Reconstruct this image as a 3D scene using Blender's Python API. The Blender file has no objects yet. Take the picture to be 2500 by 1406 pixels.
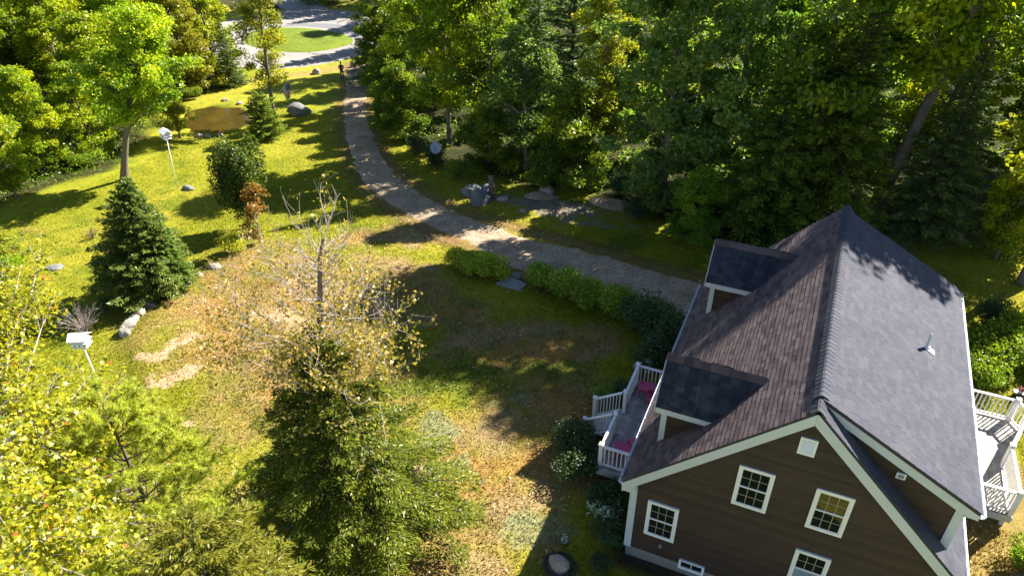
import bpy, math, random
import numpy as np
from mathutils import Vector, Matrix
R_ = math.radians
scene = bpy.context.scene
COL = scene.collection

# ------------------------------------------------------------------ camera, sky, sun, exposure
PITCH, ROLL, YAW = 0.6023, -0.0089, -0.4227
CAM = np.array([-1.3768, -13.8928, 19.555])
cp, sp_ = math.cos(PITCH), math.sin(PITCH)
fw = np.array([math.sin(YAW)*cp, math.cos(YAW)*cp, -sp_])
rt0 = np.array([math.cos(YAW), -math.sin(YAW), 0.0])
up0 = np.cross(rt0, fw)
rt = rt0*math.cos(ROLL)+up0*math.sin(ROLL)
up = -rt0*math.sin(ROLL)+up0*math.cos(ROLL)
cam_data = bpy.data.cameras.new('camera')
cam_data.sensor_width = 36.0
cam_data.lens = 1792.28/2500*36.0
cam_data.clip_end = 1000.0
cam = bpy.data.objects.new('camera', cam_data)
cam.matrix_world = Matrix(((rt[0], up[0], -fw[0], CAM[0]), (rt[1], up[1], -fw[1], CAM[1]),
                           (rt[2], up[2], -fw[2], CAM[2]), (0, 0, 0, 1)))
COL.objects.link(cam)
scene.camera = cam

SUN = Vector((0.68, 1.03, 1.0)).normalized()
SUN_EL = math.asin(SUN.z)
SUN_AZ = math.atan2(SUN.x, SUN.y)
world = bpy.data.worlds.new('World')
scene.world = world
world.use_nodes = True
wn = world.node_tree
wn.nodes.clear()
w_out = wn.nodes.new('ShaderNodeOutputWorld')
w_bg = wn.nodes.new('ShaderNodeBackground')
w_sky = wn.nodes.new('ShaderNodeTexSky')
w_sky.sky_type = 'NISHITA'
w_sky.sun_disc = False
w_sky.sun_elevation = SUN_EL
w_sky.sun_rotation = SUN_AZ
w_sky.altitude = 1500.0
w_sky.air_density = 0.9
w_sky.dust_density = 0.3
w_bg.inputs['Strength'].default_value = 0.06
wn.links.new(w_sky.outputs[0], w_bg.inputs['Color'])
wn.links.new(w_bg.outputs[0], w_out.inputs['Surface'])
sun_data = bpy.data.lights.new('sun', 'SUN')
sun_data.energy = 5.0
sun_data.angle = R_(0.55)
sun_data.color = (1.0, 0.95, 0.85)
sun = bpy.data.objects.new('sun', sun_data)
sun.rotation_euler = (-SUN).to_track_quat('-Z', 'Y').to_euler()
sun.location = (30, 40, 60)
COL.objects.link(sun)
scene.view_settings.view_transform = 'Standard'
scene.view_settings.look = 'None'
scene.view_settings.exposure = 1.95
scene.view_settings.gamma = 1.0
scene.view_settings.use_curve_mapping = False
scene.render.engine = 'CYCLES'
cy = scene.cycles
cy.max_bounces = 5
cy.diffuse_bounces = 3
cy.glossy_bounces = 2
cy.transmission_bounces = 3
cy.transparent_max_bounces = 4
cy.use_denoising = True
cy.caustics_reflective = False
cy.caustics_refractive = False
cy.sample_clamp_indirect = 4.0

# ------------------------------------------------------------------ terrain height
def softp(t, w=4.0):
    return w*np.log1p(np.exp(np.clip(t/w, -40, 40)))
def sstep(t):
    t = np.clip(t, 0, 1)
    return t*t*(3-2*t)
EDGE_Y = [-30, -8, -2, .3, 2.6, 5.2, 8.9, 13.5, 30]
EDGE_X = [-14, -18, -20.8, -25.3, -28.2, -29.3, -29.6, -30.4, -33]
POND = [(-51.6, 30.7), (-52.1, 32.2), (-50.3, 32.9), (-48.0, 32.3), (-46.3, 31.0), (-45.2, 28.8), (-46.3, 27.5), (-48.4, 27.7), (-50.2, 29.0)]
PCX, PCY = -48.5, 30.2
def T(x, y):
    x = np.asarray(x, float); y = np.asarray(y, float)
    t = (x+14)*-.75+(y-4)*.66
    z = -.085*(softp(t)-softp(t-50.0))
    xe = np.interp(y, EDGE_Y, EDGE_X)
    z = z+.34*sstep((x-xe+.6)/2.2)*(1-sstep((x-xe-3)/13))*(1-sstep((y-11)/5))
    d = np.hypot((x-PCX)/1.15, y-PCY)
    w = 1-sstep((d-4.0)/3.5)
    z = z*(1-w)+(-3.60)*w
    z = z-.5*(1-sstep((d-2.4-1.1*(vnoise(x, y, 1.3, 4)-.5)-.5*(vnoise(x, y, .5, 6)-.5))/.5))
    return z
def Tz(x, y):
    return float(T(x, y))

# ------------------------------------------------------------------ numpy noise
_rs = np.random.RandomState(7)
_LAT = _rs.rand(256, 256)
def vnoise(x, y, s=1.0, o=0):
    x = np.asarray(x, float)/s+17.3*o; y = np.asarray(y, float)/s+9.1*o
    xi = np.floor(x).astype(int); yi = np.floor(y).astype(int)
    fx = x-xi; fy = y-yi
    fx = fx*fx*(3-2*fx); fy = fy*fy*(3-2*fy)
    a = _LAT[xi & 255, yi & 255]; b = _LAT[(xi+1) & 255, yi & 255]
    c = _LAT[xi & 255, (yi+1) & 255]; d = _LAT[(xi+1) & 255, (yi+1) & 255]
    return (a*(1-fx)+b*fx)*(1-fy)+(c*(1-fx)+d*fx)*fy
def fbm(x, y, s, o=0, n=4):
    r = 0; a = .5; tot = 0
    for k in range(n):
        r = r+a*vnoise(x, y, s/2**k, o+k*3); tot += a; a *= .55
    return r/tot

# ------------------------------------------------------------------ objects and meshes
def tag(o, label=None, cat=None, group=None, kind=None):
    if label: o['label'] = label
    if cat: o['category'] = cat
    if group: o['group'] = group
    if kind: o['kind'] = kind
    return o
def root(name, loc, label, cat, group=None, rz=0.0):
    o = bpy.data.objects.new(name, None)
    o.empty_display_size = .3
    o.location = loc
    o.rotation_euler = (0, 0, rz)
    COL.objects.link(o)
    return tag(o, label, cat, group)
def link(name, me, parent=None):
    o = bpy.data.objects.new(name, me)
    COL.objects.link(o)
    if parent is not None: o.parent = parent
    return o
def fastmesh(name, V, F, mats, tint=None, colr=None, smooth=False, mi=None):
    V = np.asarray(V, np.float32); F = np.asarray(F, np.int32)
    me = bpy.data.meshes.new(name)
    me.vertices.add(len(V)); me.vertices.foreach_set('co', V.ravel())
    m, k = F.shape
    me.loops.add(m*k); me.loops.foreach_set('vertex_index', F.ravel())
    me.polygons.add(m)
    me.polygons.foreach_set('loop_start', np.arange(0, m*k, k, dtype=np.int32))
    me.polygons.foreach_set('loop_total', np.full(m, k, np.int32))
    if smooth: me.polygons.foreach_set('use_smooth', np.ones(m, bool))
    if mi is not None: me.polygons.foreach_set('material_index', np.asarray(mi, np.int32))
    if tint is not None:
        a = me.attributes.new('tint', 'FLOAT', 'POINT'); a.data.foreach_set('value', np.asarray(tint, np.float32))
    if colr is not None:
        a = me.attributes.new('gcol', 'FLOAT_COLOR', 'POINT')
        c = np.ones((len(V), 4), np.float32); c[:, :3] = colr
        a.data.foreach_set('color', c.ravel())
    for mt in (mats if isinstance(mats, (list, tuple)) else [mats]): me.materials.append(mt)
    me.update(calc_edges=True)
    return me
class MB:
    """collects boxes, prisms and tubes; build() links them as one mesh object"""
    def __init__(s): s.v = []; s.f = []; s.t = []; s.cur = .5
    def quad(s, *p):
        n = len(s.v); s.v += [tuple(q) for q in p]; s.t += [s.cur]*len(p); s.f.append(tuple(range(n, n+len(p))))
    def hexa(s, p):
        n = len(s.v); s.v += [tuple(q) for q in p]; s.t += [s.cur]*8
        for q in ((0, 3, 2, 1), (4, 5, 6, 7), (0, 1, 5, 4), (1, 2, 6, 5), (2, 3, 7, 6), (3, 0, 4, 7)): s.f.append(tuple(n+i for i in q))
        return s
    def box(s, x0, x1, y0, y1, z0, z1):
        return s.hexa([(x0, y0, z0), (x1, y0, z0), (x1, y1, z0), (x0, y1, z0), (x0, y0, z1), (x1, y0, z1), (x1, y1, z1), (x0, y1, z1)])
    def bar(s, a, b, w, h, upv=(0, 0, 1)):
        a = Vector(a); b = Vector(b); d = (b-a).normalized(); u = Vector(upv)
        sd = d.cross(u)
        if sd.length < 1e-5: sd = d.cross(Vector((1, 0, 0)))
        sd.normalize(); u = sd.cross(d).normalized(); sd *= w/2; u *= h/2
        return s.hexa([a-sd-u, a+sd-u, b+sd-u, b-sd-u, a-sd+u, a+sd+u, b+sd+u, b-sd+u])
    def prism(s, pts, d):
        n = len(s.v); k = len(pts); d = Vector(d)
        s.v += [tuple(p) for p in pts]+[tuple(Vector(p)+d) for p in pts]; s.t += [s.cur]*2*k
        s.f.append(tuple(n+i for i in range(k-1, -1, -1))); s.f.append(tuple(n+k+i for i in range(k)))
        for i in range(k): j = (i+1) % k; s.f.append((n+i, n+j, n+k+j, n+k+i))
        return s
    def tube(s, pts, rad, sides=8, cap=True):
        pts = [Vector(p) for p in pts]; n0 = len(s.v)
        if not hasattr(rad, '__len__'): rad = [rad]*len(pts)
        for i, p in enumerate(pts):
            d = (pts[min(i+1, len(pts)-1)]-pts[max(i-1, 0)]).normalized()
            a = d.cross(Vector((0, 0, 1)))
            if a.length < .05: a = d.cross(Vector((1, 0, 0)))
            a.normalize(); b = d.cross(a)
            for k in range(sides):
                an = 2*math.pi*k/sides
                s.v.append(tuple(p+(a*math.cos(an)+b*math.sin(an))*rad[i])); s.t.append(s.cur)
        for i in range(len(pts)-1):
            for k in range(sides):
                k2 = (k+1) % sides; q = n0+i*sides
                s.f.append((q+k, q+k2, q+sides+k2, q+sides+k))
        if cap:
            s.f.append(tuple(n0+k for k in range(sides-1, -1, -1)))
            q = n0+(len(pts)-1)*sides; s.f.append(tuple(q+k for k in range(sides)))
        return s
    def lathe(s, prof, c=(0, 0, 0), sides=20):
        return s.tube([(c[0], c[1], c[2]+z+i*1e-5) for i, (r, z) in enumerate(prof)], [max(r, 1e-3) for r, z in prof], sides)
    def mesh(s, name, mat, off=(0, 0, 0), smooth=False):
        me = bpy.data.meshes.new(name)
        me.from_pydata([(p[0]-off[0], p[1]-off[1], p[2]-off[2]) for p in s.v], [], s.f)
        a = me.attributes.new('tint', 'FLOAT', 'POINT'); a.data.foreach_set('value', s.t)
        me.materials.append(mat)
        if smooth:
            for p in me.polygons: p.use_smooth = True
        me.update()
        return me
    def build(s, name, mat, parent=None, off=None, smooth=False, kind=None):
        if off is None:
            q = parent
            while q is not None and q.parent is not None: q = q.parent
            off = q.location if q is not None else (0, 0, 0)
        o = link(name, s.mesh(name, mat, off, smooth), parent)
        if kind: o['kind'] = kind
        return o

# ------------------------------------------------------------------ materials
class NT:
    def __init__(s, name):
        s.m = bpy.data.materials.new(name); s.m.use_nodes = True; s.t = s.m.node_tree; s.t.nodes.clear()
        s.out = s.n('ShaderNodeOutputMaterial')
    def n(s, ty, **kw):
        nd = s.t.nodes.new(ty)
        for k, v in kw.items(): setattr(nd, k, v)
        return nd
    def l(s, a, b): s.t.links.new(a, b)
    def noise(s, scale, detail=3, rough=.6, vec=None, dist=0.0):
        nd = s.n('ShaderNodeTexNoise'); nd.inputs['Scale'].default_value = scale; nd.inputs['Detail'].default_value = detail
        nd.inputs['Roughness'].default_value = rough; nd.inputs['Distortion'].default_value = dist
        if vec is not None: s.l(vec, nd.inputs['Vector'])
        return nd.outputs['Fac']
    def ramp(s, fac, stops, interp='LINEAR'):
        nd = s.n('ShaderNodeValToRGB'); nd.color_ramp.interpolation = interp
        e = nd.color_ramp.elements
        while len(e) < len(stops): e.new(.5)
        for i, (p, c) in enumerate(stops):
            e[i].position = p; e[i].color = (*c, 1) if len(c) == 3 else c
        s.l(fac, nd.inputs[0]); return nd.outputs[0]
    def mix(s, fac, a, b, bt='MIX'):
        nd = s.n('ShaderNodeMix', data_type='RGBA', blend_type=bt)
        for idx, v in ((0, fac), (6, a), (7, b)):
            if hasattr(v, 'is_output') or hasattr(v, 'links'): s.l(v, nd.inputs[idx])
            else: nd.inputs[idx].default_value = v if idx == 0 else ((*v, 1) if len(v) == 3 else v)
        return nd.outputs[2]
    def math(s, op, a, b=None, c=None):
        nd = s.n('ShaderNodeMath', operation=op)
        for i, v in enumerate((a, b, c)):
            if v is None: continue
            if hasattr(v, 'links'): s.l(v, nd.inputs[i])
            else: nd.inputs[i].default_value = v
        return nd.outputs[0]
    def coord(s, k='Object'): return s.n('ShaderNodeTexCoord').outputs[k]
    def pos(s): return s.n('ShaderNodeNewGeometry').outputs['Position']
    def attr(s, name, out='Fac'):
        nd = s.n('ShaderNodeAttribute'); nd.attribute_name = name; return nd.outputs[out]
    def bump(s, h, strength=.4, dist=.02):
        nd = s.n('ShaderNodeBump'); nd.inputs['Strength'].default_value = strength; nd.inputs['Distance'].default_value = dist
        s.l(h, nd.inputs['Height']); return nd.outputs[0]
    def finish(s, col, rough=.7, normal=None, spec=.4, metal=0.0):
        b = s.n('ShaderNodeBsdfPrincipled')
        if hasattr(col, 'links'): s.l(col, b.inputs['Base Color'])
        else: b.inputs['Base Color'].default_value = (*col, 1)
        if hasattr(rough, 'links'): s.l(rough, b.inputs['Roughness'])
        else: b.inputs['Roughness'].default_value = rough
        b.inputs['Specular IOR Level'].default_value = spec
        b.inputs['Metallic'].default_value = metal
        if normal is not None: s.l(normal, b.inputs['Normal'])
        s.l(b.outputs[0], s.out.inputs[0]); return s.m

def m_paint(name, c, rough=.5, var=.15, scale=6.0, spec=.4):
    t = NT(name); p = t.pos()
    n1 = t.noise(scale, 4, .6, p); n2 = t.noise(scale*9, 3, .6, p)
    f = t.math('MULTIPLY_ADD', n2, .4, t.math('MULTIPLY', n1, .6))
    col = t.ramp(f, [(.3, [x*(1-var) for x in c]), (.7, [min(1, x*(1+var*.5)) for x in c])])
    return t.finish(col, rough, t.bump(n2, .12, .004), spec)
def m_leaf(name, stops, trans=.56, tcol=1.4, gloss=.014, hue=.022, val=.3, g=1.65):
    t = NT(name)
    stops = [(p_, tuple(min(.85, x*g) for x in c_)) for p_, c_ in stops]
    a = t.attr('tint')
    col = t.ramp(a, stops)
    oi = t.n('ShaderNodeObjectInfo')
    hs = t.n('ShaderNodeHueSaturation')
    t.l(t.math('MULTIPLY_ADD', oi.outputs['Random'], hue, .5-hue/2), hs.inputs['Hue'])
    t.l(t.math('MULTIPLY_ADD', oi.outputs['Random'], val, 1-val/2), hs.inputs['Value'])
    t.l(col, hs.inputs['Color'])
    c = hs.outputs[0]
    d = t.n('ShaderNodeBsdfDiffuse'); t.l(c, d.inputs[0])
    tr = t.n('ShaderNodeBsdfTranslucent')
    t.l(t.mix(1.0, c, (tcol*.98, tcol, tcol*.40), 'MULTIPLY'), tr.inputs[0])
    ms = t.n('ShaderNodeMixShader'); ms.inputs[0].default_value = trans
    t.l(d.outputs[0], ms.inputs[1]); t.l(tr.outputs[0], ms.inputs[2])
    g = t.n('ShaderNodeBsdfGlossy'); g.inputs['Roughness'].default_value = .38; g.inputs[0].default_value = (1, 1, 1, 1)
    m2 = t.n('ShaderNodeMixShader'); m2.inputs[0].default_value = gloss
    t.l(ms.outputs[0], m2.inputs[1]); t.l(g.outputs[0], m2.inputs[2])
    t.l(m2.outputs[0], t.out.inputs[0])
    return t.m
def m_bark(name, c):
    t = NT(name); p = t.coord()
    mp = t.n('ShaderNodeMapping'); mp.inputs['Scale'].default_value = (6, 6, 1.2); t.l(p, mp.inputs[0])
    n = t.noise(3.0, 5, .7, mp.outputs[0])
    col = t.ramp(n, [(.25, [x*.45 for x in c]), (.5, c), (.8, [min(1, x*1.6) for x in c])])
    return t.finish(col, .9, t.bump(n, .6, .03), .2)
def m_stone(name, c, moss=.3):
    t = NT(name); p = t.coord()
    n = t.noise(1.7, 5, .65, p); n2 = t.noise(14, 4, .7, p)
    f = t.math('MULTIPLY_ADD', n2, .45, t.math('MULTIPLY', n, .55))
    col = t.ramp(f, [(.28, [x*.5 for x in c]), (.5, c), (.72, [min(1, x*1.45) for x in c])])
    lich = t.ramp(t.noise(4.5, 4, .6, p, .6), [(.55, (0, 0, 0)), (.68, (moss, moss, moss))])
    col = t.mix(lich, col, (.14, .15, .08))
    return t.finish(col, .9, t.bump(f, .7, .03), .25)

M = {}
M['white'] = m_paint('white_trim_paint', (.53, .565, .60), .45, .08, 3)
M['white_vinyl'] = m_paint('white_vinyl', (.80, .79, .78), .35, .05, 3)
def m_clap():
    t = NT('brown_clapboard_paint'); p = t.pos()
    oi = t.n('ShaderNodeObjectInfo'); n1 = t.noise(1.1, 4, .6, p); n2 = t.noise(40, 3, .6, p)
    c = t.ramp(oi.outputs['Random'], [(0, (.036, .0205, .0150)), (.5, (.048, .0275, .0205)), (1, (.058, .0345, .026))])
    c = t.mix(1.0, c, t.ramp(n1, [(.3, (.78, .80, .82)), (.7, (1.18, 1.14, 1.08))]), 'MULTIPLY')
    c = t.mix(1.0, c, t.ramp(n2, [(.3, (.86, .86, .86)), (.7, (1.1, 1.1, 1.1))]), 'MULTIPLY')
    return t.finish(c, .6, t.bump(n2, .2, .004), .3)
M['clap'] = m_clap()
M['concrete'] = m_paint('foundation_concrete', (.22, .21, .19), .9, .3, 3)
M['dark_metal'] = m_paint('dark_metal', (.03, .03, .035), .45, .2, 8)
M['gutter'] = m_paint('white_gutter', (.72, .74, .78), .3, .05, 3)
M['grey_slab'] = m_paint('grey_slab_stone', (.26, .25, .23), .85, .3, 5)
M['pink'] = m_paint('magenta_chair_paint', (.62, .075, .20), .5, .15, 9)
M['wood_post'] = m_bark('weathered_post_wood', (.13, .11, .09))
M['bark'] = m_bark('grey_brown_bark', (.17, .135, .105))
M['bark_dark'] = m_bark('dark_bark', (.07, .05, .04))
M['bark_pale'] = m_bark('pale_twig_bark', (.33, .28, .26))
M['bark_pine'] = m_bark('pine_bark', (.13, .10, .08))
M['stone_pale'] = m_stone('pale_field_stone', (.30, .26, .22), .15)
M['stone_grey'] = m_stone('grey_boulder_stone', (.17, .17, .165), .35)
M['stone_tan'] = m_stone('tan_stone', (.34, .27, .22), .2)

def m_shingle(name, stops, streak=0.0):
    t = NT(name); p = t.pos()
    a = t.attr('tint')
    c = t.ramp(a, stops)
    n = t.noise(38, 4, .7, p); n2 = t.noise(.8, 3, .6, p)
    c = t.mix(1.0, c, t.ramp(n, [(.25, (.68, .68, .68)), (.75, (1.2, 1.2, 1.2))]), 'MULTIPLY')
    c = t.mix(1.0, c, t.ramp(n2, [(.3, (.82, .82, .84)), (.7, (1.1, 1.08, 1.06))]), 'MULTIPLY')
    if streak:
        mp = t.n('ShaderNodeMapping'); mp.inputs['Scale'].default_value = (2.2, .35, .35); t.l(p, mp.inputs[0])
        s_ = t.ramp(t.noise(1.3, 4, .7, mp.outputs[0]), [(.5, (0, 0, 0)), (.72, (streak,)*3)])
        c = t.mix(s_, c, (.16, .16, .165))
    return t.finish(c, .85, t.bump(n, .5, .006), .25)
M['shingle'] = m_shingle('asphalt_shingle', [(0, (.048, .050, .068)), (.3, (.054, .055, .074)), (.6, (.061, .061, .079)), (.85, (.070, .069, .083)), (1, (.053, .057, .077))])
M['shingle_front'] = m_shingle('weathered_front_shingle', [(0, (.066, .046, .050)), (.3, (.090, .064, .066)), (.6, (.118, .086, .084)), (1, (.145, .110, .102))])
M['shingle_dormer_shade'] = m_shingle('shade_toned_dormer_shingle', [(0, (.018, .021, .030)), (.4, (.025, .029, .041)), (.75, (.035, .039, .053)), (1, (.050, .052, .064))], .28)  # darker, bluer copy of the roof shingle; shade put into its colour
M['under'] = m_paint('roof_underlay', (.045, .042, .045), .9, .2, 5)
def m_plank(name, a, b):
    t = NT(name); p = t.pos()
    tn = t.attr('tint')
    c = t.ramp(tn, [(0, a), (1, b)])
    n = t.noise(3.5, 5, .7, p); n2 = t.noise(60, 3, .7, p)
    c = t.mix(1.0, c, t.ramp(n, [(.3, (.5, .5, .5)), (.65, (1.2, 1.17, 1.12))]), 'MULTIPLY')
    return t.finish(c, .8, t.bump(n2, .3, .005), .25)
M['plank'] = m_plank('weathered_deck_board', (.30, .27, .25), (.48, .44, .41))
M['plank_pale'] = m_plank('sunbleached_deck_board', (.36, .34, .31), (.50, .47, .43))
def m_glass(name, c, rough=.04):
    t = NT(name); p = t.pos()
    n = t.noise(1.8, 3, .6, p)
    col = t.ramp(n, [(.3, [x*.6 for x in c]), (.7, c)])
    return t.finish(col, rough, t.bump(t.noise(2.0, 2, .5, p), .03, .02), .6)
M['glass'] = m_glass('dark_window_glass', (.012, .014, .014))
M['glass_warm'] = m_glass('window_glass_painted_reflection', (.06, .045, .018))  # brown-yellow reflection painted into the pane colour
M['curtain'] = m_glass('window_glass_over_blind', (.26, .33, .46), .15)
def m_water():
    t = NT('murky_pond_water'); p = t.pos()
    n = t.noise(.9, 4, .6, p)
    col = t.ramp(n, [(.3, (.038, .026, .006)), (.7, (.062, .042, .009))])
    return t.finish(col, .12, t.bump(t.noise(5, 3, .5, p), .12, .02), .3)
M['water'] = m_water()
def m_ground():
    t = NT('lawn_ground'); p = t.pos()
    c = t.attr('gcol', 'Color')
    n1 = t.noise(2.6, 5, .7, p); n2 = t.noise(16, 5, .75, p); n3 = t.noise(60, 2, .6, p)
    c = t.mix(1.0, c, t.ramp(n1, [(.3, (.72, .74, .7)), (.7, (1.25, 1.22, 1.15))]), 'MULTIPLY')
    c = t.mix(1.0, c, t.ramp(n2, [(.28, (.52, .55, .50)), (.5, (.97, .97, .95)), (.74, (1.5, 1.42, 1.32))]), 'MULTIPLY')
    h = t.math('MULTIPLY_ADD', n2, .7, t.math('MULTIPLY', n3, .3))
    return t.finish(c, .95, t.bump(h, 1.0, .07), .1)
M['ground'] = m_ground()
def m_gravel():
    t = NT('gravel_drive'); p = t.pos()
    a = t.attr('tint')
    n1 = t.noise(1.1, 4, .65, p); n2 = t.noise(22, 4, .75, p); n3 = t.noise(6, 4, .7, p)
    v = t.n('ShaderNodeTexVoronoi'); v.inputs['Scale'].default_value = 26; t.l(p, v.inputs['Vector'])
    c = t.ramp(n2, [(.25, (.15, .12, .09)), (.5, (.36, .30, .235)), (.75, (.60, .52, .42))])
    c = t.mix(t.ramp(n3, [(.42, (0, 0, 0)), (.62, (.75, .75, .75))]), c, (.20, .14, .085))
    c = t.mix(t.ramp(t.noise(.45, 4, .7, p), [(.48, (0, 0, 0)), (.66, (.6, .6, .6))]), c, (.24, .18, .12))
    c = t.mix(1.0, c, t.ramp(n1, [(.3, (.7, .68, .65)), (.7, (1.2, 1.2, 1.2))]), 'MULTIPLY')
    c = t.mix(t.ramp(a, [(.5, (0, 0, 0)), (.95, (.85, .85, .85))]), c, (.10, .07, .04))
    c = t.mix(1.0, c, (1.22, 1.15, 1.06), 'MULTIPLY')
    return t.finish(c, .95, t.bump(t.math('ADD', v.outputs['Distance'], n2), .9, .035), .15)
M['gravel'] = m_gravel()
def m_asphalt():
    t = NT('pale_worn_asphalt'); p = t.pos()
    n1 = t.noise(.35, 4, .6, p); n2 = t.noise(18, 4, .7, p)
    c = t.ramp(n1, [(.3, (.22, .205, .19)), (.7, (.28, .26, .24))])
    c = t.mix(1.0, c, t.ramp(n2, [(.3, (.85, .85, .85)), (.7, (1.1, 1.1, 1.1))]), 'MULTIPLY')
    v = t.n('ShaderNodeTexVoronoi', feature='DISTANCE_TO_EDGE'); v.inputs['Scale'].default_value = .17
    dn = t.n('ShaderNodeTexNoise'); dn.inputs['Scale'].default_value = .8; dn.inputs['Detail'].default_value = 4; t.l(p, dn.inputs['Vector'])
    t.l(t.mix(.35, p, dn.outputs['Color'], 'LINEAR_LIGHT'), v.inputs['Vector'])
    crack = t.ramp(v.outputs['Distance'], [(.004, (1, 1, 1)), (.012, (0, 0, 0))])
    c = t.mix(crack, c, (.07, .055, .045))
    return t.finish(c, .9, t.bump(n2, .3, .01), .2)
M['asphalt'] = m_asphalt()
M['asphalt_dark'] = m_paint('dark_asphalt_patch', (.15, .15, .155), .9, .12, 9)

# leaves
M['leaf_maple'] = m_leaf('maple_leaves', [(0, (.05, .09, .006)), (.35, (.12, .17, .008)), (.7, (.25, .265, .008)), (1, (.42, .34, .014))])
M['leaf_green'] = m_leaf('green_leaves', [(0, (.03, .065, .006)), (.45, (.085, .135, .009)), (.85, (.18, .21, .012)), (1, (.30, .27, .025))])
M['leaf_grey'] = m_leaf('grey_green_leaves', [(0, (.045, .08, .018)), (.5, (.10, .15, .03)), (1, (.21, .25, .06))])
M['leaf_yellow'] = m_leaf('yellow_green_leaves', [(0, (.12, .14, .012)), (.4, (.22, .23, .016)), (.8, (.34, .31, .02)), (1, (.44, .34, .03))], .5, g=1.15)
M['leaf_spruce'] = m_leaf('spruce_needles', [(0, (.025, .045, .014)), (.5, (.06, .092, .024)), (1, (.13, .16, .04))], .25, 1.1)
M['leaf_blue'] = m_leaf('bluish_fir_needles', [(0, (.028, .055, .009)), (.5, (.065, .105, .015)), (1, (.16, .19, .032))], .3, 1.15, g=1.4)
M['leaf_hemlock'] = m_leaf('hemlock_needles', [(0, (.03, .055, .008)), (.5, (.075, .115, .013)), (.85, (.15, .18, .02)), (1, (.26, .26, .035))], .38, 1.25)
M['leaf_cedar'] = m_leaf('bright_cedar_sprays', [(0, (.06, .08, .008)), (.5, (.17, .19, .016)), (1, (.38, .36, .05))], .5, 1.2, g=1.15)
M['leaf_pine'] = m_leaf('white_pine_needles', [(0, (.17, .20, .035)), (.5, (.34, .36, .06)), (1, (.52, .50, .12))], .6, 1.3, g=1.35)
M['leaf_autumn'] = m_leaf('autumn_orange_leaves', [(0, (.12, .10, .02)), (.4, (.26, .17, .03)), (.75, (.36, .18, .035)), (1, (.34, .10, .03))], .4, 1.1, g=1.0)
M['leaf_fg'] = m_leaf('turning_maple_leaves', [(0, (.07, .11, .010)), (.35, (.22, .25, .012)), (.7, (.46, .42, .016)), (.985, (.55, .40, .03)), (1, (.5, .12, .03))], .5, 1.25, .02, g=1.05)
M['leaf_shrub'] = m_leaf('shrub_leaves', [(0, (.05, .09, .010)), (.5, (.12, .175, .016)), (1, (.24, .28, .03))], .45)
M['leaf_shrub_lime2'] = m_leaf('bright_hedge_leaves', [(0, (.08, .12, .010)), (.5, (.19, .23, .016)), (1, (.36, .36, .03))], .45)
M['leaf_shrub_dark'] = m_leaf('dark_shrub_leaves', [(0, (.012, .03, .012)), (.5, (.03, .055, .02)), (1, (.07, .10, .035))], .25)
M['leaf_shrub_lime'] = m_leaf('lime_shrub_leaves', [(0, (.12, .15, .012)), (.5, (.27, .28, .02)), (1, (.45, .40, .04))], .4)
M['leaf_silver'] = m_leaf('silver_variegated_leaves', [(0, (.10, .16, .08)), (.5, (.2, .28, .15)), (1, (.6, .62, .5))], .2)
M['twig_dead'] = m_leaf('dead_grey_twigs', [(0, (.12, .10, .09)), (1, (.34, .29, .26))], .1)
M['grass'] = None
def m_grass():
    t = NT('grass_blades')
    c = t.attr('gcol', 'Color')
    d = t.n('ShaderNodeBsdfDiffuse'); t.l(c, d.inputs[0])
    tr = t.n('ShaderNodeBsdfTranslucent'); t.l(t.mix(1.0, c, (1.2, 1.15, .6), 'MULTIPLY'), tr.inputs[0])
    ms = t.n('ShaderNodeMixShader'); ms.inputs[0].default_value = .35
    t.l(d.outputs[0], ms.inputs[1]); t.l(tr.outputs[0], ms.inputs[2]); t.l(ms.outputs[0], t.out.inputs[0])
    return t.m
M['grass'] = m_grass()

# ------------------------------------------------------------------ ground, colours of the lawn
def blob(x, y, l):
    r = np.zeros_like(x)
    x, y = x+2.6*(fbm(x, y, 1.8, 71)-.5)+1.0*(fbm(x, y, .5, 75)-.5), y+2.6*(fbm(x, y, 1.8, 81)-.5)+1.0*(fbm(x, y, .5, 85)-.5)
    for cx, cy_, rx, ry, ang, v in l:
        c, s = math.cos(ang), math.sin(ang)
        dx = x-cx; dy = y-cy_
        u = (dx*c+dy*s)/rx; w = (-dx*s+dy*c)/ry
        r = np.maximum(r, v*np.exp(-(u*u+w*w)))
    return r
DRIVE_L = [(-47.2, 47.6), (-44.5, 43.4), (-40.5, 37.2), (-37.0, 32.3), (-33.8, 28.1), (-30.7, 24.6), (-27.8, 21.6), (-24.4, 19.3), (-20.8, 17.5), (-17.8, 16.35), (-14.4, 14.6), (-10.8, 13.9), (-7.3, 13.4), (-4.7, 12.6), (2.0, 12.3)]
DRIVE_R = [(-45.0, 48.6), (-42.4, 44.1), (-38.5, 37.8), (-34.9, 32.9), (-31.5, 28.8), (-28.4, 25.3), (-25.0, 22.5), (-21.4, 20.3), (-17.8, 18.8), (-14.4, 17.8), (-10.9, 17.6), (-7.4, 16.8), (-4.7, 16.5), (-1.5, 16.3), (2.0, 16.2)]
_dl = np.array(DRIVE_L); _dr = np.array(DRIVE_R); _dc = (_dl+_dr)/2
def drive_dist(x, y):
    best = np.full(np.shape(x), 1e9)
    for i in range(len(_dc)-1):
        a = _dc[i]; b = _dc[i+1]; d = b-a; L = d@d
        t = np.clip(((x-a[0])*d[0]+(y-a[1])*d[1])/L, 0, 1)
        w0 = np.linalg.norm(_dr[i]-_dl[i])/2; w1 = np.linalg.norm(_dr[i+1]-_dl[i+1])/2
        best = np.minimum(best, np.hypot(x-a[0]-t*d[0], y-a[1]-t*d[1])-(w0+(w1-w0)*t))
    return best
def m3(a, b, t): return a*(1-t[..., None])+np.asarray(b)*t[..., None]
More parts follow.
